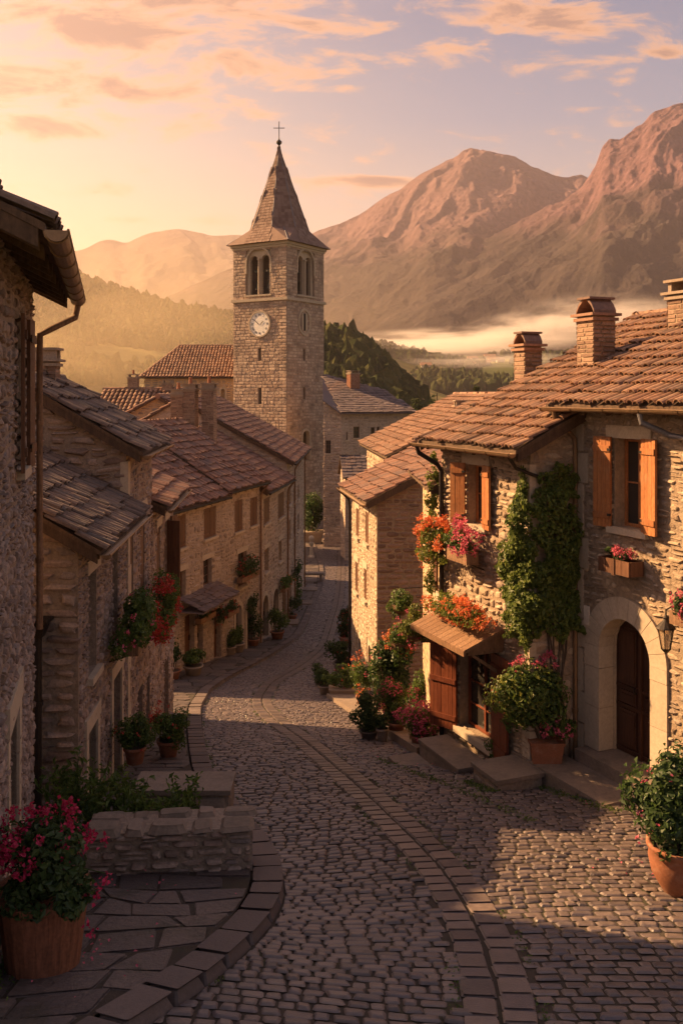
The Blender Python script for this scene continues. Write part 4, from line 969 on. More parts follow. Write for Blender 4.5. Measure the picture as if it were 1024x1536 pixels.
# clock
mb = MB(); cu, cz = clk; rC = 1.24
def disc(mb, fr, cu, cz, r0, r1, n0, n1, seg=32):
    for k in range(seg):
        a0, a1 = 2*math.pi*k/seg, 2*math.pi*(k+1)/seg; P = []
        for nn in (n0, n1):
            for r_, a in ((r0, a0), (r1, a0), (r1, a1), (r0, a1)): P.append(fr.p(cu+r_*math.cos(a), nn, cz+r_*math.sin(a)))
        mb.hexa(P)
disc(mb, FTL, cu, cz, .001, rC, .02, .07); ck = mb.build('clock_face', clockm, tower)
mb = MB(); disc(mb, FTL, cu, cz, rC, rC+.16, .0, .13); mb.build('clock_rim', dressed, ck)
def stroke(mb, fr, x0, z0, x1, z1, w, n0=.072, n1=.085):
    d = np.array([x1-x0, z1-z0]); l = np.hypot(*d); p = np.array([-d[1], d[0]])/l*w/2
    q = [(x0+p[0], z0+p[1]), (x0-p[0], z0-p[1]), (x1-p[0], z1-p[1]), (x1+p[0], z1+p[1])]
    mb.hexa([fr.p(a, nn, b) for nn in (n0, n1) for a, b in q])
mb = MB(); NUM = ['XII', 'I', 'II', 'III', 'IV', 'V', 'VI', 'VII', 'VIII', 'IX', 'X', 'XI']; sgn = -1  # u runs away to the left of the picture
for k, s_ in enumerate(NUM):
    th = math.pi/2-k*math.pi/6; rt = np.array([math.sin(th), -math.cos(th)]); up = np.array([math.cos(th), math.sin(th)]); wd = {'I': .055, 'V': .12, 'X': .12}; tw_ = sum(wd[c_] for c_ in s_)+.03*(len(s_)-1); x = -tw_/2
    for c_ in s_:
        def P_(a, b): v = rt*a+up*(b+.97); return cu+sgn*v[0], cz+v[1]
        w_ = wd[c_]
        if c_ == 'I': L_ = [((x+w_/2, -.11), (x+w_/2, .11))]
        elif c_ == 'V': L_ = [((x, .11), (x+w_/2, -.11)), ((x+w_/2, -.11), (x+w_, .11))]
        else: L_ = [((x, .11), (x+w_, -.11)), ((x, -.11), (x+w_, .11))]
        for a, b in L_: stroke(mb, FTL, *P_(*a), *P_(*b), .032)
        x += w_+.03
mb.build('numerals', iron, ck)
for ang_, ln, w_ in ((math.pi/2-R(58), .52, .075), (math.pi/2+R(57), .80, .055)):
    mb = MB(); stroke(mb, FTL, cu-sgn*math.cos(ang_)*-.12, cz-math.sin(ang_)*.12, cu+sgn*math.cos(ang_)*ln, cz+math.sin(ang_)*ln, w_, .09, .105); mb.build('clock_hand', iron, ck)
# spire
sp = MB(); e1 = FTL.u; e2 = FTR.u; hE = TW/2+.50; zA = 26.3
def sq(a, b, s, z): q = np.array([CX, CY])+a*e1*s+b*e2*s; return np.array([q[0], q[1], z])
z0_, z1_ = zE+.02, zE+1.75; s1_ = 2.98; kk = .414
apex = np.array([CX, CY, zA]); ringv = [(1, -kk), (1, kk), (kk, 1), (-kk, 1), (-1, kk), (-1, -kk), (-kk, -1), (kk, -1)]
R1 = [sq(a, b, s1_, z1_) for a, b in ringv]; corner = {1: (1, 1), 3: (-1, 1), 5: (-1, -1), 7: (1, -1)}
for i in range(8):
    a, b = R1[i], R1[(i+1) % 8]; sp.add([a, b, apex], [(0, 1, 2)])
    L_ = np.linalg.norm(b-a); U = (b-a)/L_; M = (a+b)/2; Vv = apex-M; H_ = np.linalg.norm(Vv)
    tiles(sp, a, U, Vv, L_, H_, 'slab', .34, .34, .014, .5, clip=lambda x, y, L_=L_, H_=H_: abs(x-L_/2) < (L_/2)*(1-y/H_)+.02, lift=.014)
    if i % 2 == 0:
        q0 = [sq(*ringv[i], hE, z0_), sq(*ringv[(i+1) % 8], hE, z0_)]; sp.add([q0[0], q0[1], b, a], [(0, 1, 2, 3)])
        L2_ = np.linalg.norm(q0[1]-q0[0]); M0 = (q0[0]+q0[1])/2; H2_ = np.linalg.norm(M-M0)
        tiles(sp, q0[0], q0[1]-q0[0], M-M0, L2_, H2_, 'slab', .34, .34, .014, .5, clip=lambda x, y, L2_=L2_, L_=L_, H2_=H2_: abs(x-L2_/2) < L2_/2+(L_-L2_)/2*y/H2_+.02, lift=.014)
    else:
        c_ = sq(*corner[i], hE, z0_); p0 = sq(*ringv[i], hE, z0_); p1 = sq(*ringv[(i+1) % 8], hE, z0_)
        sp.add([c_, p0, a, b, p1], [(0, 1, 2), (0, 2, 3), (0, 3, 4)])
sp.add([sq(1, 1, hE, z0_-.03), sq(-1, 1, hE, z0_-.03), sq(-1, -1, hE, z0_-.03), sq(1, -1, hE, z0_-.03)], [(0, 1, 2, 3)])
spire = sp.build('spire', spiret, tower)
mb = MB()
for i in range(8): mb.tube([R1[i]+np.array([0, 0, .03]), apex], [.07, .04], 6)
for i in (1, 3, 5, 7): mb.tube([sq(*corner[i], hE, z0_), (R1[i]+R1[(i+1) % 8])/2], [.07, .05], 6)
mb.build('hip_ridge', lead, spire)
mb = MB(); mb.lathe((CX, CY, zA-.5), [(.16, 0), (.13, .5), (.1, .7), (.30, .95), (.30, 1.1), (.1, 1.3), (.05, 1.5)], 12); mb.tube([(CX, CY, zA+.9), (CX, CY, zA+2.75)], .045, 6); mb.tube([(CX-.6, CY, zA+2.05), (CX+.6, CY, zA+2.05)], .04, 6); mb.build('cross_finial', iron, spire)
# nave
FN = Frame(-21.4, 101.5, 1, 0, 1)
hs = [px_rect(FN, 331, 583, 338, 602)]
nave = thing('church_nave', 'church nave with faded orange hipped roof left of the bell tower', 'church', FN.p(6, -5, -15))
mb = MB(); plane_holes(mb, FN, 0, 12.5, -18, 1.72, hs); 
for q in ((0, -10), ): mb.add([FN.p(0, 0, -18), FN.p(0, -11, -18), FN.p(0, -11, 1.72), FN.p(0, 0, 1.72)], [(0, 1, 2, 3)]); mb.add([FN.p(12.5, 0, -18), FN.p(12.5, -11, -18), FN.p(12.5, -11, 1.72), FN.p(12.5, 0, 1.72)], [(0, 1, 2, 3)]); mb.add([FN.p(0, -11, -18), FN.p(12.5, -11, -18), FN.p(12.5, -11, 1.72), FN.p(0, -11, 1.72)], [(0, 1, 2, 3)])
mb.use(1); masonry(mb, FN, 0, 12.5, -12, 1.6, hs, sw=.6, sh=.35, h=.03, gap=.06, jit=.3, wa=.03); mb.build('wall', [plaster, rowst], nave)
mb = MB(); c = (hs[0][0]+hs[0][1])/2; archring(mb, FN, c, .22, hs[0][3]-.25, hs[0][2], .2, -.1, .06, 7); archpanel(mb, FN, hs[0][0], hs[0][1], hs[0][2], hs[0][3]+.05, [(c, .22, hs[0][3]-.25)], -.05, .2); mb.build('arched_window', dressed, nave)
mb = MB(); E = [FN.p(-.45, .45, 1.75), FN.p(12.9, .45, 1.75), FN.p(12.9, -11.4, 1.75), FN.p(-.45, -11.4, 1.75)]; rl, rr_ = FN.p(2.9, -5.5, 5.45), FN.p(12.9, -5.5, 5.45)
mb.add([*E, rl, rr_], [(0, 1, 5, 4), (1, 2, 5), (2, 3, 4, 5), (3, 0, 4), (0, 3, 2, 1)])
Vn = rl-FN.p(2.9, .45, 1.75); Wn = np.linalg.norm(Vn); tiles(mb, E[0], [1, 0, 0], Vn, 13.35, Wn, 'barrel', .34, .55, .13, 1.3, clip=lambda x, y: x > 3.35*y/Wn)
E2 = E[3]; Vh = np.array([*(FN.p(2.9, -5.5, 5.45)-FN.p(-.45, -5.5, 1.75))]); Wh = np.linalg.norm(Vh); tiles(mb, E[3], [0, -1, 0], Vh, 11.85, Wh, 'barrel', .34, .55, .13, 1.3, clip=lambda x, y: abs(x-5.92) < 5.92*(1-y/Wh))
mb.tube([rl, rr_], .16, 8); mb.tube([E[0], rl], .14, 8); mb.build('roof', tilew, nave)
gutter(nave, FN, -.45, 12.5, .52, 1.70, .1, iron, False)
# ---------------------------------------------------------------- house right of the tower
FE = Frame(0.0, 85.0, 1, .48, 1); FE2 = Frame(0.0, 85.0, -.96, .22, -1)
he = [px_rect(FE, 530, 640, 539, 657), px_rect(FE, 556, 641, 562, 672), px_rect(FE, 519, 648, 521, 660), px_rect(FE, 565, 640, 569, 652), px_rect(FE, 579, 640, 592, 664)]
eh = thing('stone_house', 'pale stone house with dark slate roof right of the bell tower', 'house', FE.p(3, -4, -14))
mb = MB(); LE = 6.9; plane_holes(mb, FE, 0, LE, -16, -1.72, he); W2 = 1.72; he2 = [(1.0, 1.5, -5.5, -4.3)]; plane_holes(mb, FE2, 0, W2, -16, -1.72, he2)
gl = FE2.p(W2, 0, 0); gq = np.array([gl[0]-.13, 93.5, 0]); gtop = lambda u: -1.76+.66*u
mb.add([FE2.p(0, 0, -1.72), FE2.p(W2, 0, -1.72), FE2.p(W2, 0, gtop(W2))], [(0, 1, 2)])
mb.add([(gl[0], gl[1], -16), (gq[0], gq[1], -16), (gq[0], gq[1], 1.7), (gl[0], gl[1], gtop(W2))], [(0, 1, 2, 3)])
mb.add([FE.p(LE, 0, -16), FE.p(LE, -8, -16), FE.p(LE, -8, -1.72), FE.p(LE, 0, -1.72)], [(0, 1, 2, 3)]); mb.add([(gq[0], gq[1], -16), FE.p(LE, -8, -16), FE.p(LE, -8, -1.0), (gq[0], gq[1], 1.7)], [(0, 1, 2, 3)])
mb.use(1); masonry(mb, FE, 0, LE, -16, -1.8, he, sw=.4, sh=.24, h=.03, gap=.05, jit=.4, wa=.04); mb.use(2); masonry(mb, FE2, 0, W2, -16, -.4, he2, sw=.5, sh=.3, h=.05, gap=.03, jit=.3, wa=.03, top=gtop); mb.build('wall', [rowmort, rowst, towst], eh)
for q in he[:4]: window(eh, FE, *q, 'plain', woodb, lint=False, sill=True)
window(eh, FE, *he[4], 'shut', woodr, lint=False)
for q in he2: window(eh, FE2, *q, 'plain', woodb, lint=False)
mb = MB(); P1 = FE.p(-.35, .55, -1.78); P2 = FE.p(LE+.7, .55, -1.78); P3 = FE.p(LE+.7, -8.3, -1.4); Q1 = FE2.p(W2-.02, .25, gtop(W2)+.02); Ra = np.array([gq[0]-.05, 93.6, 1.8]); Rb = np.array([4.3, 92.0, 0]); nn_ = np.cross(P2-P1, Ra-P1); Rb[2] = P1[2]-((Rb-P1)[:2]@nn_[:2])/nn_[2]
mb.add([P1, P2, P3, Q1, Ra, Rb], [(0, 1, 5, 4), (1, 2, 5), (2, 4, 5), (0, 4, 3)])
lo_ = np.array([0, 0, -.1]); mb.add([P1, P2, P1+lo_, P2+lo_, Q1, Q1+lo_, P3, P3+lo_], [(0, 1, 3, 2), (4, 0, 2, 5), (1, 6, 7, 3), (2, 3, 7, 5)])
def tri_tiles(mb, a, b, c, d, cw, rh, r, style='slab'):
    a, b, c, d = [np.array(q, float) for q in (a, b, c, d)]; L_ = np.linalg.norm(b-a); U = (b-a)/L_; w = d-a; V_ = w-U*(w@U); H_ = np.linalg.norm(V_); V_ /= H_
    pc = [(((q-a)@U), ((q-a)@V_)) for q in (a, b, c, d)]; lo = min(p[0] for p in pc); hi = max(p[0] for p in pc)
    def inside(x, y):
        x += lo
        for i in range(4):
            (x0, y0), (x1, y1) = pc[i], pc[(i+1) % 4]; cr = (x1-x0)*(y-y0)-(y1-y0)*(x-x0)
            if cr < -.12*math.hypot(x1-x0, y1-y0): return False
        return True
    tiles(mb, a+U*lo, U, V_, hi-lo, H_, style, cw, rh, r, 1.3, clip=inside)
tri_tiles(mb, P1, P2, Rb, Ra, .5, .45, .07)
mb.tube([Ra, Rb], .14, 8); er = mb.build('roof', slate, eh)
chimney(er, FE, 1.15, 91.4, .2, 1.95, 1.0, .9, (rowmort, terra), 'slab', 0)
FS_ = Frame(.3, 76.0, 1, .1, 1)
sh_ = house('stone_shed', 'small dark slated outbuilding below the pale stone house', FS_, 2.9, -6.9, .75, .3, 1.9, mats=(rowmort, towst), tm=slate, zb=-15, ov=.25, cw=.4, rh=.4, tr=.03, style='slab', st=dict(sw=.5, sh=.25), cat='outbuilding')
# ---------------------------------------------------------------- valley, hills and mountains
_perm = rng.uniform(-1, 1, (256, 256))
def vnoise(x, y):
    xi = np.floor(x).astype(int); yi = np.floor(y).astype(int); fx = x-xi; fy = y-yi; fx = fx*fx*(3-2*fx); fy = fy*fy*(3-2*fy)
    a = _perm[xi % 256, yi % 256]; b = _perm[(xi+1) % 256, yi % 256]; c = _perm[xi % 256, (yi+1) % 256]; d = _perm[(xi+1) % 256, (yi+1) % 256]
    return (a*(1-fx)+b*fx)*(1-fy)+(c*(1-fx)+d*fx)*fy
def fbm(x, y, o=6, ridged=False, gain=.5):
    s = 0; a = 1.; n = 0
    for i in range(o):
        v = vnoise(x*2**i+17.3*i, y*2**i+9.1*i)
        if ridged: v = 1-2*np.abs(v)
        s = s+a*v; n += a; a *= gain
    return s/n
_vk = [(104, -14.8), (130, -18), (200, -24), (400, -34), (600, -28), (800, 0), (1150, 34), (1500, 60), (3000, 150), (6000, 400)]
def vh(x, y):
    x = np.asarray(x, float); y = np.asarray(y, float); d = np.maximum(np.hypot(x*.8, y), 1)
    z = np.where(y < 104, gz(np.minimum(y, 104))-.16, np.interp(d, [a for a, b in _vk], [b for a, b in _vk]))
    k = np.clip((y-140)/600, 0, 1); z = z+k*(14*fbm(x/420, y/420, 4)+3*fbm(x/90, y/90, 3))
    s = np.clip((np.abs(x)-30)/60, 0, 1)*np.clip((140-y)/40, 0, 1)
    return z-s*3
def hillmat(name, low, high, rock=None, z0=0, z1=1000, sc=.01, field=None, bump=1.2, bd=6.):
    m = bpy.data.materials.new(name); m.use_nodes = True; g = NT(m.node_tree); geo = g.n('ShaderNodeNewGeometry'); pos = geo.outputs['Position']
    n1 = g.noise(pos, sc, 8, .62); n2 = g.noise(pos, sc*7, 6, .65)
    c = g.mix(g.mapr(g.m('ADD', n1, g.m('MULTIPLY', n2, .5)), .62, .9), (*low, 1), (*high, 1))
    if field:
        vo = g.n('ShaderNodeTexVoronoi'); g.l(pos, vo.inputs['Vector']); vo.inputs['Scale'].default_value = .009
        sp_ = g.n('ShaderNodeSeparateColor'); g.l(vo.outputs['Color'], sp_.inputs[0]); f = g.mapr(sp_.outputs[0], .55, .62)
        c = g.mix(g.m('MULTIPLY', f, g.mapr(n1, .46, .56)), c, (*field, 1))
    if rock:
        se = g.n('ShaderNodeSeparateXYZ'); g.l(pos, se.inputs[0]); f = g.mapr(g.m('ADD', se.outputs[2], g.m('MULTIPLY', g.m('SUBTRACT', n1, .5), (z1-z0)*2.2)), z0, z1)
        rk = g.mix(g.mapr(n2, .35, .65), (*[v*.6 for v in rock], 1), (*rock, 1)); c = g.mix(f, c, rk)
    bp = g.n('ShaderNodeBump'); bp.inputs['Strength'].default_value = bump; bp.inputs['Distance'].default_value = bd; g.l(n2, bp.inputs['Height'])
    p = g.n('ShaderNodeBsdfPrincipled'); g.l(c, p.inputs['Base Color']); p.inputs['Roughness'].default_value = 1; p.inputs['Specular IOR Level'].default_value = .05; g.l(bp.outputs[0], p.inputs['Normal'])
    o = g.n('ShaderNodeOutputMaterial'); g.l(p.outputs[0], o.inputs[0]); return m
meadow = hillmat('meadow', (.05, .06, .02), (.10, .11, .035), field=(.20, .19, .07), sc=.006, bump=.6, bd=1.5)
forestm = hillmat('forest_slope', (.022, .032, .012), (.045, .055, .018), sc=.02, bd=3)
slopem = hillmat('hill_slope', (.035, .038, .015), (.09, .085, .03), field=(.17, .14, .05), sc=.008, bd=2)
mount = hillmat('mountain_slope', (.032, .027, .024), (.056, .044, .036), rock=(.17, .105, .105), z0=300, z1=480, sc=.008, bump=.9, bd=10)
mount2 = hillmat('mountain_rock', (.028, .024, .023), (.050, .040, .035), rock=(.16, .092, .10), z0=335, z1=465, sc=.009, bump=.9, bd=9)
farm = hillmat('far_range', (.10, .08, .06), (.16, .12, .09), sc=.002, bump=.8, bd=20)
def grid(name, X, Y, Z, m, label):
    ny, nx = X.shape; V = np.stack([X, Y, Z], -1).reshape(-1, 3); i = (np.arange(ny-1)[:, None]*nx+np.arange(nx-1)[None]).reshape(-1, 1)
    F_ = i+np.array([0, 1, nx+1, nx]); mb = MB(); mb.add(V, F_); return kind(mb.build(name, m, smooth=True), 'structure', label)
ys = np.concatenate([np.linspace(-40, 300, 120), np.geomspace(305, 5600, 130)]); xs = np.concatenate([-np.geomspace(5000, 32, 70), np.linspace(-30, 30, 31), np.geomspace(32, 5000, 70)])
Xg, Yg = np.meshgrid(xs, ys); Zg = vh(Xg, Yg)
Xw = np.interp(Yg, cL[0], cL[1]); inside = (Yg < 103) & (Xg > -6) ; Zg = np.where((Yg < 104) & (Xg > -14), Zg-.2, Zg)
grid('ground', Xg, Yg, Zg, meadow, 'valley floor with meadows and fields below the village')
def ridge(name, crest, dc, d0, zb, m, label, amp=.1, fr=1/600., nx=260, ny=90, back=.25, pw=.85, ridged=True, crn=.004, gul=0, gsh=0):
    px = np.linspace(crest[0][0], crest[-1][0], nx); row = np.interp(px, [a for a, b in crest], [b for a, b in crest])
    k = np.ones(5)/5; row = np.convolve(np.pad(row, 2, 'edge'), k, 'valid')
    t = np.concatenate([np.linspace(-.25, 0, 8)[:-1], np.linspace(0, 1, ny)**1.15])[:, None]; P = ((px-512)/FP)[None]
    d = np.where(t < 0, dc*(1-t*back*4), dc+(d0-dc)*t); X = P*d; Y = d+0*P; zc = ((HY-row)/FP*dc)[None]
    f = np.clip(t, 0, 1)**pw; Z = zc*(1-f)+zb*f; H = np.abs(zc-zb)
    n = fbm(X*fr, Y*fr*.8, 7, ridged); env = np.sin(np.pi*np.clip(t, 0, 1)**.6)**.7
    Z = Z+H*amp*(n-.15)*env+H*crn*fbm(X*fr*14, Y*fr*14, 4)
    if gul:
        w_ = .35*fbm(X*fr*1.5, Y*fr*1.5, 4); uu = (px[None]-512)/FP*gul+w_*1.8+t*gsh
        Z = Z+H*.075*(fbm(uu, t*1.2+.6*w_+9, 5, True, .42)-.2)*env+H*.013*fbm(uu*3.1, t*9+3, 5, True)*np.clip(env*1.5+.15, 0, 1)*(1.1-np.clip(t, 0, 1))
    Z = np.where(t < 0, zc-(zc-zb)*(-t)*2.2+0*X, Z)
    grid(name, X, Y, Z, m, label)
    return px, zc
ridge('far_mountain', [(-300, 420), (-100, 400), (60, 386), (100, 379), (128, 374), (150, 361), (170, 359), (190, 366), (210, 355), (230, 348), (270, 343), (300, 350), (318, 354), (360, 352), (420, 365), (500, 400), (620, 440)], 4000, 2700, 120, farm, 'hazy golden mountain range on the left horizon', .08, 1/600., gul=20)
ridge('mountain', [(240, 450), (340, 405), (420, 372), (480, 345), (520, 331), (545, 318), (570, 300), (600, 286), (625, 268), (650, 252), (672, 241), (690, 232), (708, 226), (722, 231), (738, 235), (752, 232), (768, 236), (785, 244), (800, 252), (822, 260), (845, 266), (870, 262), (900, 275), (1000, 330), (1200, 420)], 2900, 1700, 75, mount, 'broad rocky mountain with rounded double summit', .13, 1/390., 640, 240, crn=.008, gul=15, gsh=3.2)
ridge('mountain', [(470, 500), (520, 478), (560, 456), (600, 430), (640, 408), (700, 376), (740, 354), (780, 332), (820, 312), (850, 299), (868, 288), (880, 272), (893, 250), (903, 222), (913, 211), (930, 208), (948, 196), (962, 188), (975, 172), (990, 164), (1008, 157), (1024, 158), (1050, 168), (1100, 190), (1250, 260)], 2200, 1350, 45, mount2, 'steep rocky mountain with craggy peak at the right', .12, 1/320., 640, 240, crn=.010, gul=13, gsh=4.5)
ridge('hill', [(-300, 350), (-100, 372), (40, 398), (105, 418), (140, 424), (180, 440), (215, 452), (250, 461), (300, 470), (352, 480), (430, 492), (520, 512), (600, 540), (700, 580), (760, 600)], 900, 330, -30, slopem, 'wooded hillside descending from the left behind the church', .10, 1/200., 300, 90, pw=.75)
ridge('hill', [(380, 505), (440, 500), (485, 498), (520, 508), (560, 521), (600, 531), (650, 541), (700, 552), (760, 566), (850, 600)], 1150, 760, 0, slopem, 'gentle hill with woods and fields behind the bell tower', .08, 1/200., 200, 60)
ridge('hill', [(430, 520), (470, 522), (500, 524), (525, 530), (545, 540), (560, 549), (580, 566), (600, 586), (620, 608), (640, 630)], 340, 190, -26, forestm, 'dark wooded knoll right behind the bell tower', .10, 1/80., 120, 60, pw=.8)
# woods: far-off trees nobody could count
ICO = None
def ico():
    t = (1+5**.5)/2; v = np.array([(-1, t, 0), (1, t, 0), (-1, -t, 0), (1, -t, 0), (0, -1, t), (0, 1, t), (0, -1, -t), (0, 1, -t), (t, 0, -1), (t, 0, 1), (-t, 0, -1), (-t, 0, 1)]); v /= np.linalg.norm(v[0])
    f = [(0, 11, 5), (0, 5, 1), (0, 1, 7), (0, 7, 10), (0, 10, 11), (1, 5, 9), (5, 11, 4), (11, 10, 2), (10, 7, 6), (7, 1, 8), (3, 9, 4), (3, 4, 2), (3, 2, 6), (3, 6, 8), (3, 8, 9), (4, 9, 5), (2, 4, 11), (6, 2, 10), (8, 6, 7), (9, 8, 1)]
    V = list(map(tuple, v)); cache = {}; nf = []
    def mid(a, b):
        k = (min(a, b), max(a, b))
        if k not in cache: m_ = (np.array(V[a])+np.array(V[b]))/2; m_ /= np.linalg.norm(m_); V.append(tuple(m_)); cache[k] = len(V)-1
        return cache[k]
    for a, b, c in f: ab, bc, ca = mid(a, b), mid(b, c), mid(c, a); nf += [(a, ab, ca), (b, bc, ab), (c, ca, bc), (ab, bc, ca)]
    return np.array(V), np.array(nf)
IV, IF = ico()
def wood(name, P, size, label, m):
    k = len(P); s = size*rng.uniform(.6, 1.35, (k, 1, 1)); V = IV[None]*(1+rng.uniform(-.28, .28, (k, len(IV), 1)))*s*np.array([.5, .5, .72])[None, None]
    cone = rng.random(k) < .3; V[cone, :, 0:2] *= (1-.45*np.clip(IV[None, :, 2:3], -.5, 1)); V[cone, :, 2] *= 1.35
    V = V+P[:, None]+np.array([0, 0, 1])*s*.45; F_ = (IF[None]+(np.arange(k)*len(IV))[:, None, None]).reshape(-1, 3)
    mb = MB(); mb.add(V.reshape(-1, 3), F_); return kind(mb.build(name, m), 'stuff', label)
dg = bpy.context.evaluated_depsgraph_get(); dg.update()
def drop(names, x, y):
    best = -1e9
    for n_ in names:
        o = bpy.data.objects[n_]; ok, p_, _, _ = o.ray_cast((float(x), float(y), 3000), (0, 0, -1))
        if ok: best = max(best, p_[2])
    return best
farleaf = mat('far_crown', [(.022, .03, .01), (.04, .05, .015), (.065, .065, .02)], ns=.2, bs=1.2, bump=1., bdist=.6, rough=1, spec=.05)
def scatter(names, n, pa, pb, da, db, cl=None, thr=0):
    out = []
    while len(out) < n:
        px_, d = random.uniform(pa, pb), random.uniform(da**.7, db**.7)**(1/.7); x = (px_-512)/FP*d
        if cl and float(fbm(np.array([x/cl]), np.array([d/cl]), 3)[0]) < thr: continue
        z = drop(names, x, d)
        if z > -1e8: out.append((x, d, z-.5))
    return np.array(out)
wood('forest', scatter(['hill', 'ground'], 3000, 20, 600, 690, 905, 160, -.12), 6.5, 'forest covering the hillside left of the bell tower', farleaf)
wood('copse', scatter(['hill', 'ground'], 2200, 40, 600, 230, 700, 70, .04), 6, 'scattered groves between the fields at the foot of the left hill', farleaf)
wood('forest', scatter(['hill.002', 'ground'], 1900, 440, 640, 190, 345), 6.5, 'dense dark wood covering the knoll right of the bell tower', farleaf)
wood('forest', scatter(['hill.001', 'ground'], 1700, 400, 860, 760, 1160, 120, .02), 8, 'woods on the gentle hill beyond the bell tower', farleaf)
wood('copse', scatter(['ground'], 2200, 560, 1000, 300, 1350, 110, .10), 7, 'groves and hedges scattered over the right valley floor', farleaf)
# distant village houses
vill = [(668, 1120), (684, 1150), (697, 1130), (709, 1170), (721, 1140), (733, 1180), (745, 1160), (702, 1210), (727, 1230), (651, 1200), (632, 900), (276, 640), (290, 655), (318, 560), (150, 420), (163, 440)]
vl = ['white farmhouse at the left end of the distant village', 'second white cottage in the distant valley village', 'pale cottage low in the middle of the distant village', 'grey roofed cottage amid the distant village', 'white long house near the centre of the distant village', 'pale house on the right side of the distant village', 'last pale house at the right end of the distant village', 'small house on the upper edge of the distant village', 'upper right house of the distant village by the fog', 'lone farmhouse uphill left of the distant village', 'lone hut with dark roof in the field below the fog', 'pale farmhouse on the hazy left slope', 'pale barn beside the farmhouse on the hazy left slope', 'small pale house lower on the left slope', 'low pale building in the valley just above the dark roof at left', 'second low building in the valley above the dark roof at left']
for i, (px_, d) in enumerate(vill):
    x = (px_-512)/FP*d; z = max(drop(['ground', 'hill', 'hill.001'], x, d), -60); w = 7 if d > 1000 else 6; l = random.uniform(1.2, 2.2)*w; h_ = w*.6
    t_ = thing('farmhouse', vl[i], 'house', (x, d, z), 'distant houses in the valley'); mb = MB(); mb.box(x, x+l, d, d+w, z-4, z+h_); mb.build('wall', whitew, t_)
    mb = MB(); P = [(x-1, d-1, z+h_-.3), (x+l+1, d-1, z+h_-.3), (x+l+1, d+w+1, z+h_-.3), (x-1, d+w+1, z+h_-.3), (x-1, d+w/2, z+h_*1.7), (x+l+1, d+w/2, z+h_*1.7)]; mb.add(P, [(0, 1, 5, 4), (2, 3, 4, 5), (1, 2, 5), (3, 0, 4), (3, 2, 1, 0)]); mb.build('roof', tilew if i % 3 else slate, t_)
# individual trees between the houses and the valley
def tree(px_, base, top, d, wpx, label, conifer=False, m=None, n=2600):
    x, y, z1 = at(px_, top, d); z0 = min(float(vh(x, d)), at(px_, base, d)[2]); H = z1-z0; w = wpx/FP*d
    t_ = thing('conifer_tree' if conifer else 'leafy_tree', label, 'tree', (x, y, z0), 'trees beyond the rooftops')
    mb = MB(); mb.tube([(x, y, z0), (x+.1, y, z0+H*.4), (x, y, z0+H*.92)], [H*.022, H*.016, H*.003], 8)
    for i in range(14):
        a = random.uniform(0, 6.28); h0 = random.uniform(.25, .8)*H; r_ = w*.42*(1-h0/H*.6); mb.tube([(x, y, z0+h0), (x+math.cos(a)*r_*.5, y+math.sin(a)*r_*.5, z0+h0+r_*.25), (x+math.cos(a)*r_, y+math.sin(a)*r_, z0+h0+r_*.45)], [H*.009, H*.006, H*.002], 5)
    mb.build('trunk', bark, t_); mb = MB()
    if conifer:
        h = rng.random(n)**.8; lay_ = np.round(h*11)/11; R_ = w*.5*(1-lay_)*rng.uniform(.3, 1, n)*(1+.25*np.sin(rng.uniform(0, 6.28, n))); a = rng.uniform(0, 6.28, n); R_ = R_*(1+.25*np.sin(a*5+lay_*20))
        P = np.stack([x+R_*np.cos(a), y+R_*np.sin(a), z0+H*(.16+.84*lay_)-R_*.25+rng.normal(0, .12, n)], -1); leaves(mb, P, np.stack([np.cos(a)*.5, np.sin(a)*.5, np.ones(n)], -1)+rng.normal(0, .3, (n, 3)), H*.05, aspect=.4)
    else:
        P, N_ = blobpts((x, y, z0+H*.6), (w*.5, w*.5, H*.42), n, 26, .34, .5); leaves(mb, P, N_, max(.28, H*.032))
    mb.build('crown', m or leaff, t_)
for a in [(655, 680, 572, 125, 62, 'round-topped olive green tree standing highest behind the tiled roof gable'), (625, 690, 588, 118, 44, 'dark leafy tree between the slate hipped roof and the tallest valley tree'),
          (690, 680, 592, 140, 40, 'leafy tree right of the tallest tree behind the roof ridge'), (608, 690, 604, 112, 34, 'low dark tree touching the right corner of the slate roof'), (675, 690, 606, 130, 34, 'short bushy tree in front of the tallest valley tree'), (640, 700, 610, 108, 40, 'broad dark tree low behind the set back tiled house')]: tree(*a)
tree(714, 660, 583, 150, 22, 'pointed conifer just left of the smaller roof chimney', True)
# mist lying in the valley, and the air itself
def volume(name, mb, dens, col, an, label):
    m = bpy.data.materials.new(name); m.use_nodes = True; m.node_tree.nodes.clear(); g = NT(m.node_tree); v = g.n('ShaderNodeVolumePrincipled'); v.inputs['Color'].default_value = (*col, 1); v.inputs['Density'].default_value = dens; v.inputs['Anisotropy'].default_value = an
    o = g.n('ShaderNodeOutputMaterial'); g.l(v.outputs[0], o.inputs['Volume']); return kind(mb.build(name, m), 'stuff', label)
def lump(c, r, seed):
    mb = MB(); n = 40; th = np.linspace(0, math.pi, 16)[:, None]; ph = np.linspace(0, 2*math.pi, n, endpoint=False)[None]; a, b = np.sin(th)*np.cos(ph), np.sin(th)*np.sin(ph); e = np.cos(th)+0*ph
    k = 1+.22*fbm(a*2.2+seed, e*2.2+b*2+seed, 4); V = np.stack([c[0]+a*r[0]*k, c[1]+b*r[1]*k, c[2]+e*r[2]*k], -1).reshape(-1, 3)
    f = [(i*n+j, (i+1)*n+j, (i+1)*n+(j+1) % n, i*n+(j+1) % n) for i in range(15) for j in range(n)]; mb.add(V, f); return mb
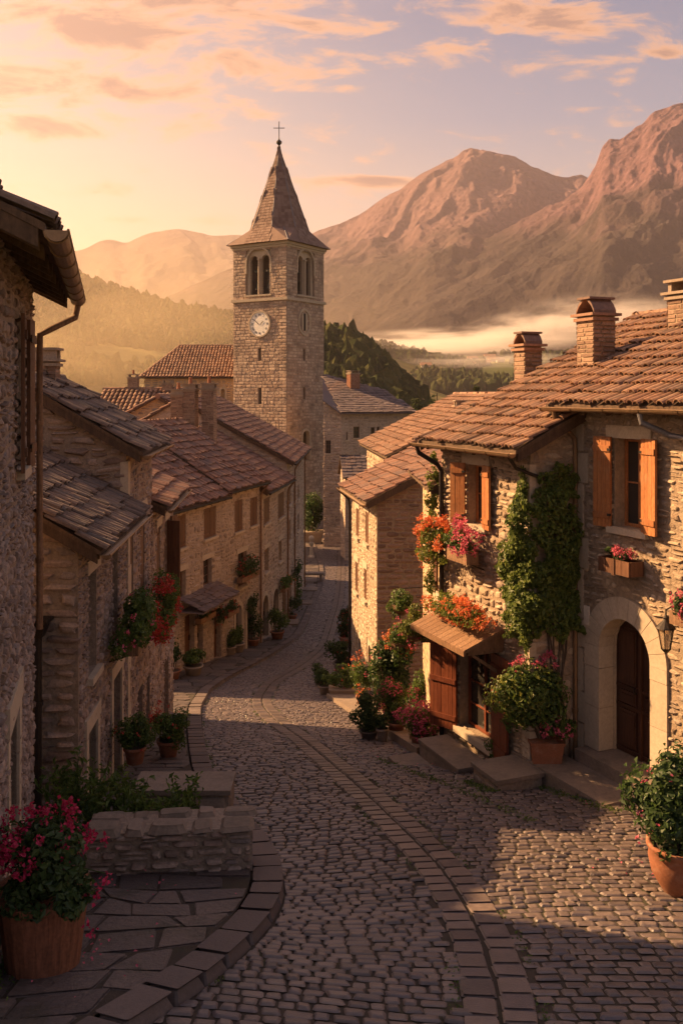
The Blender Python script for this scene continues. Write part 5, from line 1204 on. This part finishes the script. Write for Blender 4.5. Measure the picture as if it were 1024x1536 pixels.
def softvol(c, r, dens, col, an, seed, label, nsc=2.2):
    mb = lump(c, [q*1.0 for q in r], seed); o = mb.build('mist', bark, None, c)
    m = bpy.data.materials.new('mist'); m.use_nodes = True; g = NT(m.node_tree); tc = g.n('ShaderNodeTexCoord'); mp = g.n('ShaderNodeMapping'); g.l(tc.outputs['Object'], mp.inputs[0]); mp.inputs['Scale'].default_value = [1/q for q in r]
    ln = g.n('ShaderNodeVectorMath', operation='LENGTH'); g.l(mp.outputs[0], ln.inputs[0]); f = g.mapr(ln.outputs['Value'], .15, .95, 1, 0, True)
    n_ = g.mapr(g.noise(mp.outputs[0], nsc, 5, .65), .42, .60, .02, 1.5); v = g.n('ShaderNodeVolumePrincipled'); v.inputs['Color'].default_value = (*col, 1); v.inputs['Anisotropy'].default_value = an
    g.l(g.m('MULTIPLY', g.m('MULTIPLY', f, n_), dens), v.inputs['Density']); oo = g.n('ShaderNodeOutputMaterial'); g.l(v.outputs[0], oo.inputs['Volume']); o.data.materials[0] = m; return kind(o, 'stuff', label)
for i, (px_, row, d, rx, ry, rz, de) in enumerate([(700, 512, 1300, 230, 150, 24, .022), (600, 520, 1150, 200, 110, 16, .014), (905, 478, 1230, 190, 130, 44, .010), (800, 492, 1290, 120, 110, 30, .014), (740, 540, 1000, 200, 90, 16, .007)]): softvol(at(px_, row, d), (rx/FP*d, ry, rz/FP*d), de, (1, .93, .88), .3, i*7.1, 'drifting bank of morning mist lying over the valley')
softvol(at(180, 505, 480), (200, 170, 85), .0024, (1, .82, .55), .6, 31., 'mist tinted gold for sun glare in front of the left hill', 1.2)  # gold in the mist colour stands in for the glare of the sun
mb = MB(); mb.box(-5200, 5200, -300, 5800, -75, 740); haze = volume('haze', mb, 1.0e-4, (1, .86, .90), .58, 'warm morning haze filling the valley air')
# ---------------------------------------------------------------- plants and small things
def leafpile(root, name, m, specs, leaf):
    mb = MB()
    for c, r, n, k in specs: P, N_ = blobpts(c, r, n, k); leaves(mb, P, N_, leaf)
    return mb.build(name, m, root)
# wooden tub with magenta geraniums, bottom left
b = gp(65, 1444, SW); T = thing('flower_tub', 'large round brown tub of magenta geraniums at the bottom left', 'flower tub', b)
mb = MB(); hT, r0, r1 = .62, .30, .375
for k in range(22):
    a0, a1 = 2*math.pi*(k+.008)/22, 2*math.pi*(k+.992)/22; P = []
    for z, r_ in ((0, r0), (hT, r1)):
        for rr, a in ((r_-.03, a0), (r_, a0), (r_, a1), (r_-.03, a1)): P.append(b+np.array([rr*math.cos(a), rr*math.sin(a), z]))
    mb.hexa(P)
mb.lathe(b, [(r0-.03, .01), (r0-.04, .03)], 20); mb.build('staves', tubw, T)
mb = MB(); mb.lathe(b+np.array([0, 0, hT-.04]), [(r1-.03, 0), (r1+.012, 0), (r1+.016, .05), (r1-.03, .055)], 32); mb.build('rim', tubw, T)
soil(T, b+np.array([0, 0, hT-.06]), r1-.04)
c = b+np.array([.03, 0, hT+.28]); leafpile(T, 'foliage', leafd, [(c, (.46, .42, .30), 2200, 22), (c+np.array([.25, -.25, -.22]), (.25, .2, .2), 500, 6), (c+np.array([-.1, -.3, -.22]), (.3, .2, .16), 400, 6)], .075)
mb = MB(); P, N_ = blobpts(c+np.array([0, -.02, .06]), (.52, .46, .34), 900, 30); P = P[(P[:, 2] > c[2]-.02) & (((P-c)**2).sum(1) > .07)][:62]; P = np.concatenate([P, c+np.array([[.42, -.2, -.28], [.52, -.15, -.12], [.47, -.2, -.2], [.40, -.25, -.5], [-.4, -.3, -.1]])])
P = np.repeat(P, 4, 0)+rng.normal(0, .022, (len(P)*4, 3)); flowers(mb, P, .058, 5); mb.build('flowers', petm, T)
mb = MB()
for _ in range(26): q = P[random.randrange(len(P))]; mb.tube([c+np.array([0, 0, -.3]), (c+q)/2+np.array([0, 0, -.02]), q], [.008, .005, .004], 4)
mb.build('stems', leafg, T)
# terrace, low planter wall and its plants
Pw = gp(250, 1312, SW); yW = Pw[1]; zW = float(gz(yW))+SW
xw0, xw1 = at(128, 1300, yW)[0], at(377, 1300, yW)[0]; zt = zW+.46
T = thing('planter_wall', 'low curved dry-stone planter wall beside the flowering tub', 'stone wall', (xw0, yW, zW))
Fw = Frame(xw0, yW, 1, .10, 1); Lw = (xw1-xw0); mb = MB(); Fw.box(mb, 0, Lw, -.55, -.03, zW-.6, zt-.05); mb.use(1)
masonry(mb, Fw, 0, Lw, zW-.3, zt-.07, sw=.24, sh=.10, h=.06, gap=.012, jit=.3, wa=.012, n0=-.04); masonry(mb, Frame(*Fw.p(Lw, 0, 0)[:2], *(-Fw.n), side=-1), 0, .55, zW-.3, zt-.09, sw=.24, sh=.10, h=.06, gap=.012, jit=.4)
mb.build('wall', [greymort, greyst], T)
mb = MB(); u = -.06; rr_ = []
while u < Lw: w = min(random.uniform(.2, .5), Lw+.06-u); rr_ += [(u, u+w, -.30, .07), (u+.04, u+w+.02, -.56, -.30)]; u += w
G_, F4_, tp_ = stone_geo(rr_, .055, .008, .22, OCTM, .15, .3); G_ = G_.reshape(-1, 3); mb.V.append(Fw.p(G_[:, 0], G_[:, 1], zt-.05+G_[:, 2])); mb.F += F4_.tolist()+tp_.tolist(); mb.n = len(G_)
mb.build('coping', stepst, T)
T2 = thing('stone_terrace', 'square stone block terrace stepping down behind the planter wall', 'terrace', (-2.2, yW+1.3, zW))
pa = gp(215, 1240, SW); y2 = pa[1]; xa, xb = at(200, 1200, y2)[0], at(343, 1200, y2)[0]; z2 = at(0, 1184, y2)[2]
Ft = Frame(xa, y2, 1, .0, 1); mb = MB(); Ft.box(mb, 0, xb-xa, -.55, -.02, z2-1.6, z2-.065); mb.use(1); masonry(mb, Ft, 0, xb-xa, z2-1.2, z2-.07, sw=.55, sh=.3, h=.025, gap=.015, jit=.12, ashlar=True); masonry(mb, Frame(xb, y2, 0, 1, 1), 0, .55, z2-1.6, z2-.07, sw=.5, sh=.28, h=.025, ashlar=True); mb.build('block', [greymort, stepst], T2)
mb = MB(); Ft.box(mb, -.02, xb-xa+.03, -.57, .04, z2-.062, z2); mb.build('slab', stepst, T2)
T = thing('garden_plants', 'tangle of narrow-leaved green plants growing behind the planter wall', 'plants', (xa-.5, y2-.5, z2))
base = at(190, 1215, (yW+y2)/2); mb = MB(); P = []; N_ = []
for s in range(95):
    b0 = base+np.array([random.uniform(-.95, .75), random.uniform(-.35, .55), -.28]); hgt = random.uniform(.3, .72)*(1.25 if b0[0] < base[0]-.1 else .8); ln = np.array([random.uniform(-.3, .3), random.uniform(-.3, .1), 0])*hgt
    k = 13; tt = np.linspace(.15, 1, k)[:, None]; pp_ = b0+np.array([0, 0, hgt])*tt+ln*tt**2; P.append(np.repeat(pp_, 2, 0)+rng.normal(0, .035, (2*k, 3))); N_.append(rng.normal(0, .7, (2*k, 3))+np.array([0, -.3, .7]))
    mb.tube([b0, b0+np.array([0, 0, hgt*.5])+ln*.25, b0+np.array([0, 0, hgt])+ln], [.007, .005, .002], 4)
leaves(mb, np.concatenate(P), np.concatenate(N_), .10, aspect=.36); mb.build('foliage', leafg, T)
potted(212, 1172, .17, .26, (.36, .34, .42), 1700, 'dark bushy plant with a few red blooms against the left house wall', None, terra, lm=leafg, fl=petr, fn=7, leaf=.06, h=SW, dxyz=(-.12, .1, .25))
potted(253, 1134, .20, .30, (.42, .40, .44), 2600, 'round red-flowered bush in a terracotta pot on the left pavement', None, terra, lm=leafg, fl=petr, fn=55, leaf=.06, fs=.055, h=SW, ftop=.9)
# flower clouds hanging on the left walls
def hanging(F, px, py, rpx, rpy, n, label, fl, fn, lm=None, leaf=.07, out=.35, box=True, fs=.07, depth=.3, ub=None, boxm=None, group=None, name='flower_box'):
    u, z = F.hit(px, py, out); y = F.p(u, out, z)[1]; rx = rpx/FP*y; rz = rpy/FP*y; fx = abs(F.u[0]-(px-512)/FP*F.u[1]); ru = min(rx/max(fx, .25), 1.3)
    t = thing(name, label, 'flower box', F.p(u, out, z-rz), group); q = abs(F.u[0]); e = np.array([ru*q+depth*abs(F.n[0]), ru*abs(F.u[1])+depth*abs(F.n[1]), rz])
    if box:
        bw = ub or ru*.8; mb = MB(); z0 = z-rz*.55; hb = min(.2, rz*.8)
        F.box(mb, u-bw, u+bw, out-.12, out+.12, z0-hb, z0-hb+.03)
        for n0, n1 in ((out-.12, out-.10), (out+.10, out+.12)): F.box(mb, u-bw, u+bw, n0, n1, z0-hb+.031, z0)
        for a0 in (-bw, bw-.02): F.box(mb, u+a0, u+a0+.02, out-.099, out+.099, z0-hb+.031, z0-.002)
        mb.build('box', boxm or pineb, t)
        for a0 in (-bw*.7, bw*.7): mb = MB(); mb.tube([F.p(u+a0, 0, z0-hb-.12), F.p(u+a0, out*.6, z0-hb-.05), F.p(u+a0, out, z0-hb-.005)], .012, 5); mb.build('bracket', iron, t)
    mb = MB(); c = F.p(u, out, z)
    k = 18; d = rng.normal(0, 1, (n, 3)); P, N_ = blobpts(np.zeros(3), np.ones(3), n, 16); W_ = P[:, :1]*ru*np.append(F.u, 0)+P[:, 1:2]*depth*np.append(F.n, 0)+P[:, 2:]*np.array([0, 0, rz]); leaves(mb, c+W_, N_@np.array([[F.u[0], F.u[1], 0], [F.n[0], F.n[1], 0], [0, 0, 1]]), leaf); mb.build('foliage', lm or leafg, t)
    if fl:
        mb = MB(); P, N_ = blobpts(np.zeros(3), np.ones(3)*1.08, fn*5, 16); P = P[((P**2).sum(1) > .42) & ((P[:, 1] > -.4))][:fn]; W_ = P[:, :1]*ru*np.append(F.u, 0)+P[:, 1:2]*depth*np.append(F.n, 0)+P[:, 2:]*np.array([0, 0, rz]); P = np.repeat(c+W_, 3, 0)+rng.normal(0, fs*.3, (len(W_)*3, 3)); flowers(mb, P, fs, 4); mb.build('flowers', fl, t)
    return t
hanging(FL3, 202, 928, 36, 50, 2600, 'round mass of green foliage hanging on the left wall before the red flowers', petp, 14, leafg, .075, out=.38, depth=.38, ub=.4)
hanging(FL3, 246, 905, 34, 52, 2200, 'tall cascade of red geraniums on the left wall', petr, 190, leafg, .07, out=.42, depth=.34, fs=.085, ub=.4)
hanging(FR[1], 373, 850, 17, 20, 700, 'dark hanging plant with rust blooms under the middle row window', petr, 30, leafd, .11, out=.3, depth=.35)
hanging(FR[0], 309, 915, 14, 13, 450, 'drooping dark plant over the nearer row door', petr, 12, leafd, .10, out=.3, depth=.3)
hanging(FR[0], 330, 921, 8, 18, 300, 'narrow trailing plant between two row doors', petr, 10, leafd, .10, out=.3, depth=.25, box=False)
hanging(FR[1], 347, 909, 10, 11, 350, 'small hanging plant left of the first arched row door', petr, 10, leafd, .10, out=.3, depth=.3)
hanging(FR[2], 430, 871, 12, 10, 350, 'golden green hanging basket high beside the far arched doors', peto, 12, leafg, .12, out=.35, depth=.35)
hanging(FR[1], 379, 905, 8, 20, 300, 'dark climbing plant beside the second arched row door', None, 0, leafd, .11, out=.2, depth=.2, box=False)
hanging(FR[3], 446, 858, 9, 22, 300, 'dark greenery on the far end of the left row', None, 0, leafd, .14, out=.3, depth=.4, box=False)
PB = 'pots along the left row of houses'
for (px_, py_, r_, h_, fr_, n_, lb, pm_, st_) in [
    (290, 1012, .34, .34, (.62, .5, .36), 700, 'leafy plant in a wide pale pot by the canopy door', stonepot, 'round'),
    (344, 982, .28, .36, (.45, .4, .5), 500, 'grey-green plant in a pale pot, left of a close pair', stonepot, 'round'),
    (357, 978, .28, .38, (.42, .4, .55), 500, 'bushy plant in a pale pot, right of a close pair', stonepot, 'round'),
    (416, 958, .32, .36, (.62, .6, .7), 700, 'broad yellow-green shrub in a pot between the far arched doors', terra, 'round'),
    (437, 930, .3, .3, (.6, .6, .6), 500, 'low dark shrub in a pot near the far doors', terra, 'round'),
    (446, 908, .3, .3, (.6, .6, .7), 450, 'potted shrub before the tall far row house', terra, 'round'),
    (260, 1018, .25, .3, (.35, .3, .6), 500, 'slender dark plant in a pot by the first row door', terra, 'round'),
    (380, 968, .28, .3, (.5, .4, .9), 500, 'tall dark shrub in a pot against the second arched row door', terra, 'round')]:
    potted(px_, py_, r_, h_, fr_, n_, lb, PB, pm_, st_, lm=leafd if 'dark' in lb else leafg, leaf=.12, h=SW, lift=.75)
# bush, post, bench and block at the far end of the street
b = np.array([-2.75, 88.5, float(gz(88.5))]); T = thing('planter_bush', 'big dark round bush in a square planter at the foot of the bell tower', 'bush', b)
pot(T, b, (1.0, .8), 1.1, stonepot, 'box', 'planter'); bush(T, b+np.array([-.2, 0, 2.9]), (1.5, 1.4, 2.1), 2600, .24, leafd, clumps=20)
b = gp(467, 838, 0); T = thing('stone_post', 'small pale stone post with round head near the tower bush', 'post', b)
mb = MB(); mb.lathe(b, [(.28, 0), (.28, .2), (.15, .3), (.13, 1.1), (.2, 1.2), (.2, 1.35), (.1, 1.42)], 12); mb.build('shaft', dressed, T); mb = MB(); mb.lathe(b+np.array([0, 0, 1.42]), [(.08, 0), (.2, .1), (.24, .26), (.19, .42), (.04, .5)], 12); mb.build('ball', dressed, T)
b = gp(468, 872, SW); T = thing('stone_bench', 'pale stone bench slab on the far left pavement', 'bench', b); mb = MB(); mb.box(b[0]-.8, b[0]+.8, b[1]-.35, b[1]+.35, b[2]+.5, b[2]+.62); mb.build('seat', stepst, T)
for s in (-.6, .6): mb = MB(); mb.box(b[0]+s-.1, b[0]+s+.1, b[1]-.3, b[1]+.3, b[2]-.1, b[2]+.497); mb.build('leg', stepst, T)
for (px_, py_, r_, lb) in [(430, 935, .6, 'low pavement step crossing nearest the potted shrub on the far left'), (452, 905, .6, 'middle pavement step crossing on the far left'), (462, 885, .6, 'farthest pavement step crossing before the stone bench')]:
    b = gp(px_, py_, SW); T = MB(); T.hexa([(b[0]+x_, b[1]+y_, b[2]+z_) for z_ in (-.3, .10) for x_, y_ in ((-1.6, -.5), (r_, -.5), (r_, .5), (-1.6, .5))]); tag(T.build('pavement_step', stepst, None, b), lb, 'step', 'steps across the far pavement')
leafi = leafmat('leaf_ivy', [(.05, .08, .015), (.10, .14, .025), (.16, .19, .035), (.065, .10, .02)])
# ---- right side
# ivy on the return wall and front corner
T = thing('ivy', 'dense climbing ivy covering the shaded corner between the two golden houses', 'ivy', FB.p(0, -.4, -5))
Fr_ = B.Fn; mb = MB()
def ivy(F, specs, n, leaf):
    for (u, z, ru, rz, k) in specs:
        m_ = int(n*k); a = rng.uniform(0, 6.28, m_); r_ = rng.random(m_)**.5; uu = u+r_*ru*np.cos(a)*(1+.25*np.sin(a*5)); zz = z+r_*rz*np.sin(a)*(1+.18*np.sin(a*7+1))
        th = .08+.42*np.maximum(0, fbm(uu*2.2, zz*2.2, 3)+.35)*(1-r_*.5); P = F.p(uu, th*rng.uniform(.3, 1, m_)+.03, zz); N_ = F.n[None]*.9+0; N_ = np.column_stack([np.full(m_, F.n[0]), np.full(m_, F.n[1]), np.full(m_, .45)])+rng.normal(0, .4, (m_, 3)); leaves(mb, P, N_, leaf)
ivy(Fr_, [(.5, -1.45, .36, .3, .4), (.3, -1.75, .25, .4, .3), (.5, -2.4, .45, .6, .9), (.45, -3.0, .5, .5, .9), (.5, -3.5, .48, .45, .9)], 1500, .085)
ivy(FB, [(.05, -2.0, .2, .5, .35), (.12, -2.6, .34, .35, .5), (.3, -3.05, .42, .42, .7), (.15, -3.4, .5, .42, .9), (.15, -3.8, .3, .25, .3), (.05, -1.6, .1, .4, .15), (0, -3, .2, 1.2, .6)], 1500, .085)
for (z, q, k) in ((-1.9, .26, 350), (-2.45, .34, 600), (-2.95, .42, 800), (-3.42, .42, 800), (-3.78, .28, 350)):
    P, N_ = blobpts(FB.p(-.02+random.uniform(-.05, .08), .05, z), (q, q*.8, .36), k, 10); leaves(mb, P, N_+np.array([-.3, -.5, .2]), .085)
mb.build('foliage', leafi, T)
mb = MB()
for i in range(7):
    u = random.uniform(.1, .7); pts = [Fr_.p(u+.12*math.sin(z*2+i), .03, z) for z in np.linspace(-6.2, -1.8, 10)]; mb.tube(pts, [.02-.0015*k for k in range(10)], 5)
mb.build('stems', bark, T)
hanging(FB, 693, 810, 23, 28, 1500, 'pink geranium box under the open orange window of the ivy house', petp, 120, leafg, .06, out=.28, depth=.22, fs=.065, ub=.36, boxm=pineb)
hanging(FB, 652, 800, 24, 28, 1200, 'orange-red geranium cloud at the corner drainpipe', peto, 150, leafy, .06, out=.36, depth=.24, fs=.065, box=False)
hanging(FB, 640, 830, 24, 20, 700, 'yellowish trailing foliage under the corner geraniums', peto, 12, leafy, .06, out=.3, depth=.22, box=False)
hanging(FB, 683, 915, 48, 24, 2600, 'wide orange geranium bank growing on top of the wooden awning', peto, 190, leafy, .06, out=.48, depth=.30, fs=.06, box=False)
def cluster(px, py, dd, r, n, label, lm, fl=None, fn=0, leaf=.06, wall=2.0):
    c = at(px, py, dd); t = thing('hanging_basket', label, 'hanging plant', c-np.array([0, 0, r[2]])); bush(t, c, r, n, leaf, lm, fl, fn, .065, 16, stems=False)
    mb = MB(); mb.lathe(c-np.array([0, 0, r[2]*.75]), [(.08, 0), (.17, .1), (.19, .2), (.17, .2)], 14); mb.build('basket', pineb, t)
    mb = MB(); mb.tube([c-np.array([0, 0, r[2]*.5]), c+np.array([0, 0, r[2]*.8]), (wall, c[1]+.1, c[2]+r[2]*.9)], .012, 5); mb.build('bracket', iron, t)
cluster(620, 938, 17.9, (.44, .36, .40), 2200, 'full yellow-green flowering basket left of the awning', leafy, petp, 34)
cluster(602, 903, 18.8, (.36, .34, .34), 1500, 'rounded green basket higher up, left of the awning flowers', leafg)
cluster(600, 960, 18.6, (.34, .3, .34), 1300, 'green basket with coral blooms below the yellow-green one', leafg, peto, 40)
mb = MB()
for (px_, py_, rx_, rz_, n_) in ((650, 720, .16, .30, 260), (647, 760, .18, .4, 360), (645, 870, .14, .5, 300), (650, 690, .10, .2, 120)):
    P, N_ = blobpts(at(px_, py_, 17.95), (rx_, .14, rz_), n_, 8); leaves(mb, P, N_, .07)
tag(mb.build('creeper', leafy, None, at(647, 760, 17.95)), 'sunlit yellow creeper climbing beside the dark corner drainpipe', 'creeper')
# window box of the right house
u, z = FA.hit(928, 846, .22); ub = .34
T = thing('flower_box', 'small dark slatted box of crimson geraniums under the right window', 'flower box', FA.p(u, .2, z-.1)); mb = MB()
for i in range(4): FA.box(mb, u-ub+i*ub/2, u-ub+(i+1)*ub/2-.01, .31, .335, z-.14, z+.08)
FA.box(mb, u-ub, u+ub, .05, .07, z-.14, z+.08); FA.box(mb, u-ub, u-ub+.02, .071, .309, z-.14, z+.08); FA.box(mb, u+ub-.02, u+ub, .071, .309, z-.14, z+.08); FA.box(mb, u-ub+.021, u+ub-.021, .071, .309, z-.14, z-.12)
FA.box(mb, u-.03, u+.03, .337, .35, z-.16, z+.09); mb.build('box', woodb, T)
mb = MB(); P, N_ = blobpts((0, 0, 0), (1, 1, 1), 800, 10); leaves(mb, FA.p(u+P[:, 0]*(ub+.05), .2+P[:, 1]*.17, z+.14+P[:, 2]*.13), N_, .05); mb.build('foliage', leafd, T)
mb = MB(); P, N_ = blobpts((0, 0, 0), (1.1, 1.1, 1.2), 240, 10); P = P[P[:, 2] > 0][:60]; P = FA.p(u+P[:, 0]*(ub+.07), .2+P[:, 1]*.19, z+.15+P[:, 2]*.15); flowers(mb, np.repeat(P, 2, 0)+rng.normal(0, .018, (len(P)*2, 3)), .05, 5); mb.build('flowers', petp, T)
# wall lantern
u, z = FA.hit(998, 955, .30); T = thing('wall_lantern', 'black iron wall lantern with glass panes right of the arched door', 'lantern', FA.p(u, .3, z-.2))
mb = MB(); c = FA.p(u, .3, z)
for k in range(6):
    a = math.pi/3*k; mb.tube([c+np.array([.065*math.cos(a), .065*math.sin(a), -.17]), c+np.array([.115*math.cos(a), .115*math.sin(a), .12])], .007, 4)
mb.lathe(c+np.array([0, 0, .12]), [(.14, 0), (.13, .02), (.05, .10), (.035, .13), (.045, .15), (.01, .19)], 12); mb.lathe(c+np.array([0, 0, -.19]), [(.02, -.04), (.05, -.01), (.075, .02)], 12)
mb.tube([c+np.array([0, 0, .3]), FA.p(u, .3, z+.38), FA.p(u, .18, z+.42), FA.p(u, .03, z+.30)], .012, 6); FA.box(mb, u-.04, u+.04, .02, .04, z+.16, z+.40); mb.build('frame', iron, T)
mb = MB(); mb.lathe(c+np.array([0, 0, -.165]), [(.06, 0), (.108, .283)], 6); mb.build('pane', lampg, T)
mb = MB(); mb.lathe(c+np.array([0, 0, -.15]), [(.012, 0), (.012, .10), (.03, .14), (.01, .2)], 8); mb.build('bulb', whitew, T)
hanging(FA, 1030, 905, 22, 25, 900, 'pink flowered basket behind the lantern at the right edge', petp, 30, leafd, .06, out=.3, depth=.2)
# pots
tb = FA.p(duc-1.08, .70, -5.915)
T = thing('potted_plant', 'large yellow-green geranium bush in a square terracotta box beside the arched door', 'potted plant', tb)
pot(T, tb, (.26, .22), .34, terra, 'box'); soil(T, tb+np.array([0, 0, .30]), .2)
c = tb+np.array([-.20, 0, .98]); leafpile(T, 'foliage', leafg, [(c, (.72, .48, .60), 4600, 30), (c+np.array([.38, -.12, -.35]), (.3, .25, .25), 700, 8)], .085)
leafpile(T, 'young_leaves', leafy, [(c+np.array([-.1, -.05, .08]), (.76, .50, .60), 2200, 18)], .08)
mb = MB(); P = np.concatenate([c+np.array([random.uniform(-.35, .35), random.uniform(-.3, .1), .60+random.uniform(-.05, .12)])[None] for _ in range(14)]+[c+np.array([random.uniform(.1, .62), -.32, random.uniform(-.5, -.2)])[None] for _ in range(12)]); flowers(mb, np.repeat(P, 4, 0)+rng.normal(0, .025, (len(P)*4, 3)), .07, 5); mb.build('flowers', petp, T)
mb = MB()
for _ in range(8): mb.tube([tb+np.array([random.uniform(-.1, .1), 0, .3]), c+np.array([random.uniform(-.3, .3), random.uniform(-.2, .2), random.uniform(-.1, .3)])], [.015, .005], 5)
mb.build('stems', bark, T)
potted(1003, 1338, .33, .52, (.62, .55, .55), 4200, 'big leafy bush in a bellied terracotta pot at the right edge', None, terra, 'belly', lm=leafd, fl=petp, fn=14, leaf=.08, lift=.75, clumps=26, dxyz=(.12, 0, 0))
qs = FB.p(-.62, .42, 0); b = np.array([qs[0]-.02, qs[1], float(gz(qs[1]))]) 
b = gp(745, 1158); T = thing('potted_plant', 'small round shrub in a dark pot between the steps and the stone ledge', 'potted plant', b); pot(T, b, .13, .2, stepst); bush(T, b+np.array([0, 0, .38]), (.22, .2, .28), 900, .055, leafg)
RP = 'flower pots before the right-hand houses'
potted(630, 1126, .19, .32, (.54, .42, .40), 2600, 'pink and coral geraniums in an ochre pot nearest the steps', RP, terra, lm=leafy, fl=petp, fn=150, leaf=.06, fs=.07, lift=.75)
potted(594, 1106, .19, .34, (.52, .42, .48), 2600, 'tall pink geraniums in a terracotta pot, second from the steps', RP, terra, lm=leafg, fl=petp, fn=200, leaf=.06, fs=.065, lift=.85)
potted(573, 1112, .13, .28, (.2, .2, .2), 400, 'small pale pot of silvery leaves left of the pink geraniums', RP, stonepot, lm=leafd, leaf=.07, lift=.7)
potted(553, 1108, .2, .2, (.46, .42, .48), 2300, 'large dark green bush on the cobbles left of the small pale pot', RP, stepst, lm=leafd, leaf=.07, lift=.75)
potted(655, 1096, .15, .3, (.34, .3, .32), 900, 'dark geraniums close under the left red shutter', RP, terra, lm=leafd, fl=petm, fn=30, leaf=.06, lift=.7)
potted(515, 1046, (.42, .25), .3, (.60, .4, .42), 1100, 'long stone trough of mixed green plants at the bend', RP, stonepot, 'box', lm=leafg, fl=petr, fn=14, leaf=.09, lift=.7)
potted(487, 1042, .2, .3, (.36, .34, .38), 700, 'dark shrub in a brown pot at the outer bend', RP, stepst, lm=leafd, leaf=.09, lift=.7)
potted(478, 1028, .16, .24, (.3, .3, .34), 400, 'smallest pot of the bend group, on its far left', RP, stepst, lm=leafd, leaf=.09, lift=.7)
potted(512, 1008, .3, .36, (.75, .6, .55), 1100, 'spreading dark bush behind the stone trough', RP, stepst, lm=leafd, fl=petr, fn=20, leaf=.10, lift=.8)
potted(517, 968, .25, .4, (.5, .45, .5), 600, 'rust-flowered plant in a pale pot by the far house corner', RP, stonepot, lm=leafd, fl=petr, fn=30, leaf=.12, lift=.8)
potted(519, 945, .25, .4, (.5, .45, .5), 500, 'farthest rust-flowered pot along the brown block house', RP, terra, lm=leafd, fl=petr, fn=30, leaf=.13, lift=.8)
potted(545, 1062, .2, .35, (.42, .4, .7), 1500, 'orange-flowered upright bush before the end wall of the brown block house', RP, terra, lm=leafg, fl=peto, fn=70, leaf=.07, lift=.8)
potted(585, 1075, .25, .4, (.75, .6, 1.05), 3800, 'tall broad-leaved dark shrub against the end wall of the brown block house', RP, terra, lm=leafd, fl=petp, fn=16, leaf=.12, lift=.85)
potted(625, 1090, .2, .35, (.4, .4, .6), 1200, 'upright shrub filling the gap left of the awning post', RP, terra, lm=leafg, leaf=.08, lift=.8)
# flat slabs at the edge of the cobbles
for (pts, hh, lb) in [([(490, 1046), (545, 1084), (600, 1075), (535, 1040)], .12, 'long low stone slab under the bend flower pots'), ([(580, 1104), (625, 1135), (668, 1118), (620, 1090)], .16, 'low stone slab under the pink geranium pots')]:
    P = [gp(x_, y_) for x_, y_ in pts]; zt_ = max(p[2] for p in P); mb = MB(); mb.hexa([(p[0], p[1], p[2]-.3) for p in P]+[(p[0], p[1], p[2]+hh) for p in P]); tag(mb.build('stone_slab', stepst, None, P[0]), lb, 'slab')

# weeds and moss in the joints, fallen petals
mb = MB(); n = 5200; y = 4.5+rng.random(n)**1.6*45; sd_ = rng.random(n)
x = np.where(sd_ < .5, fL(y)+np.abs(rng.normal(0, .045, n))+.01, fS(y)+np.where(sd_ < .75, .33, -.33)+rng.normal(0, .03, n)); ok = fbm(x*1.3, y*1.3, 3) > -.02; x, y = x[ok], y[ok]
P = np.stack([x, y, gz(y)+.006+np.abs(rng.normal(0, .006, len(x)))], -1); leaves(mb, P, rng.normal(0, .8, P.shape)+np.array([0, 0, .6]), .028)
for (F_, u0, u1, z_, n) in ((FL1, 0, 4.6, 0, 500), (FL2, 0, 3.9, 0, 500)):
    u = rng.uniform(u0, u1, n); Q = F_.p(u, np.abs(rng.normal(.05, .06, n)), 0); Q[:, 2] = gz(Q[:, 1])+SW+np.abs(rng.normal(0, .03, n)); leaves(mb, Q, rng.normal(0, .8, Q.shape)+np.array([0, 0, .5]), .04)
for (F_, u0, u1, n0, n) in ((FB, -.45, .4, .92, 500), (FB, -2.2, 3.0, 1.33, 700), (FA, -.3, 2.2, 1.0, 700)):
    u = rng.uniform(u0, u1, n); Q = F_.p(u, n0+rng.normal(.04, .07, n), 0); Q[:, 2] = gz(Q[:, 1])+np.abs(rng.normal(0, .02, n)); leaves(mb, Q, rng.normal(0, .8, Q.shape)+np.array([0, 0, .5]), .035)
kind(mb.build('weeds', leafg), 'stuff', 'moss and small weeds in the paving joints')
mb = MB(); Q = []
for (px_, py_, k, h_) in ((130, 1440, 26, SW), (200, 1330, 14, SW), (640, 1150, 26, 0), (600, 1130, 20, 0), (870, 1200, 16, 0), (960, 1300, 14, 0)):
    b0 = gp(px_, py_, h_); X = b0[0]+rng.normal(0, .35, k); Y = b0[1]+rng.normal(0, .35, k); Q.append(np.stack([X, Y, gz(Y)+h_+.03], -1))
leaves(mb, np.concatenate(Q), rng.normal(0, .2, (len(np.concatenate(Q)), 3))+np.array([0, 0, 1]), .03, aspect=.8); kind(mb.build('fallen_petals', petp), 'stuff', 'pink petals fallen on the paving')
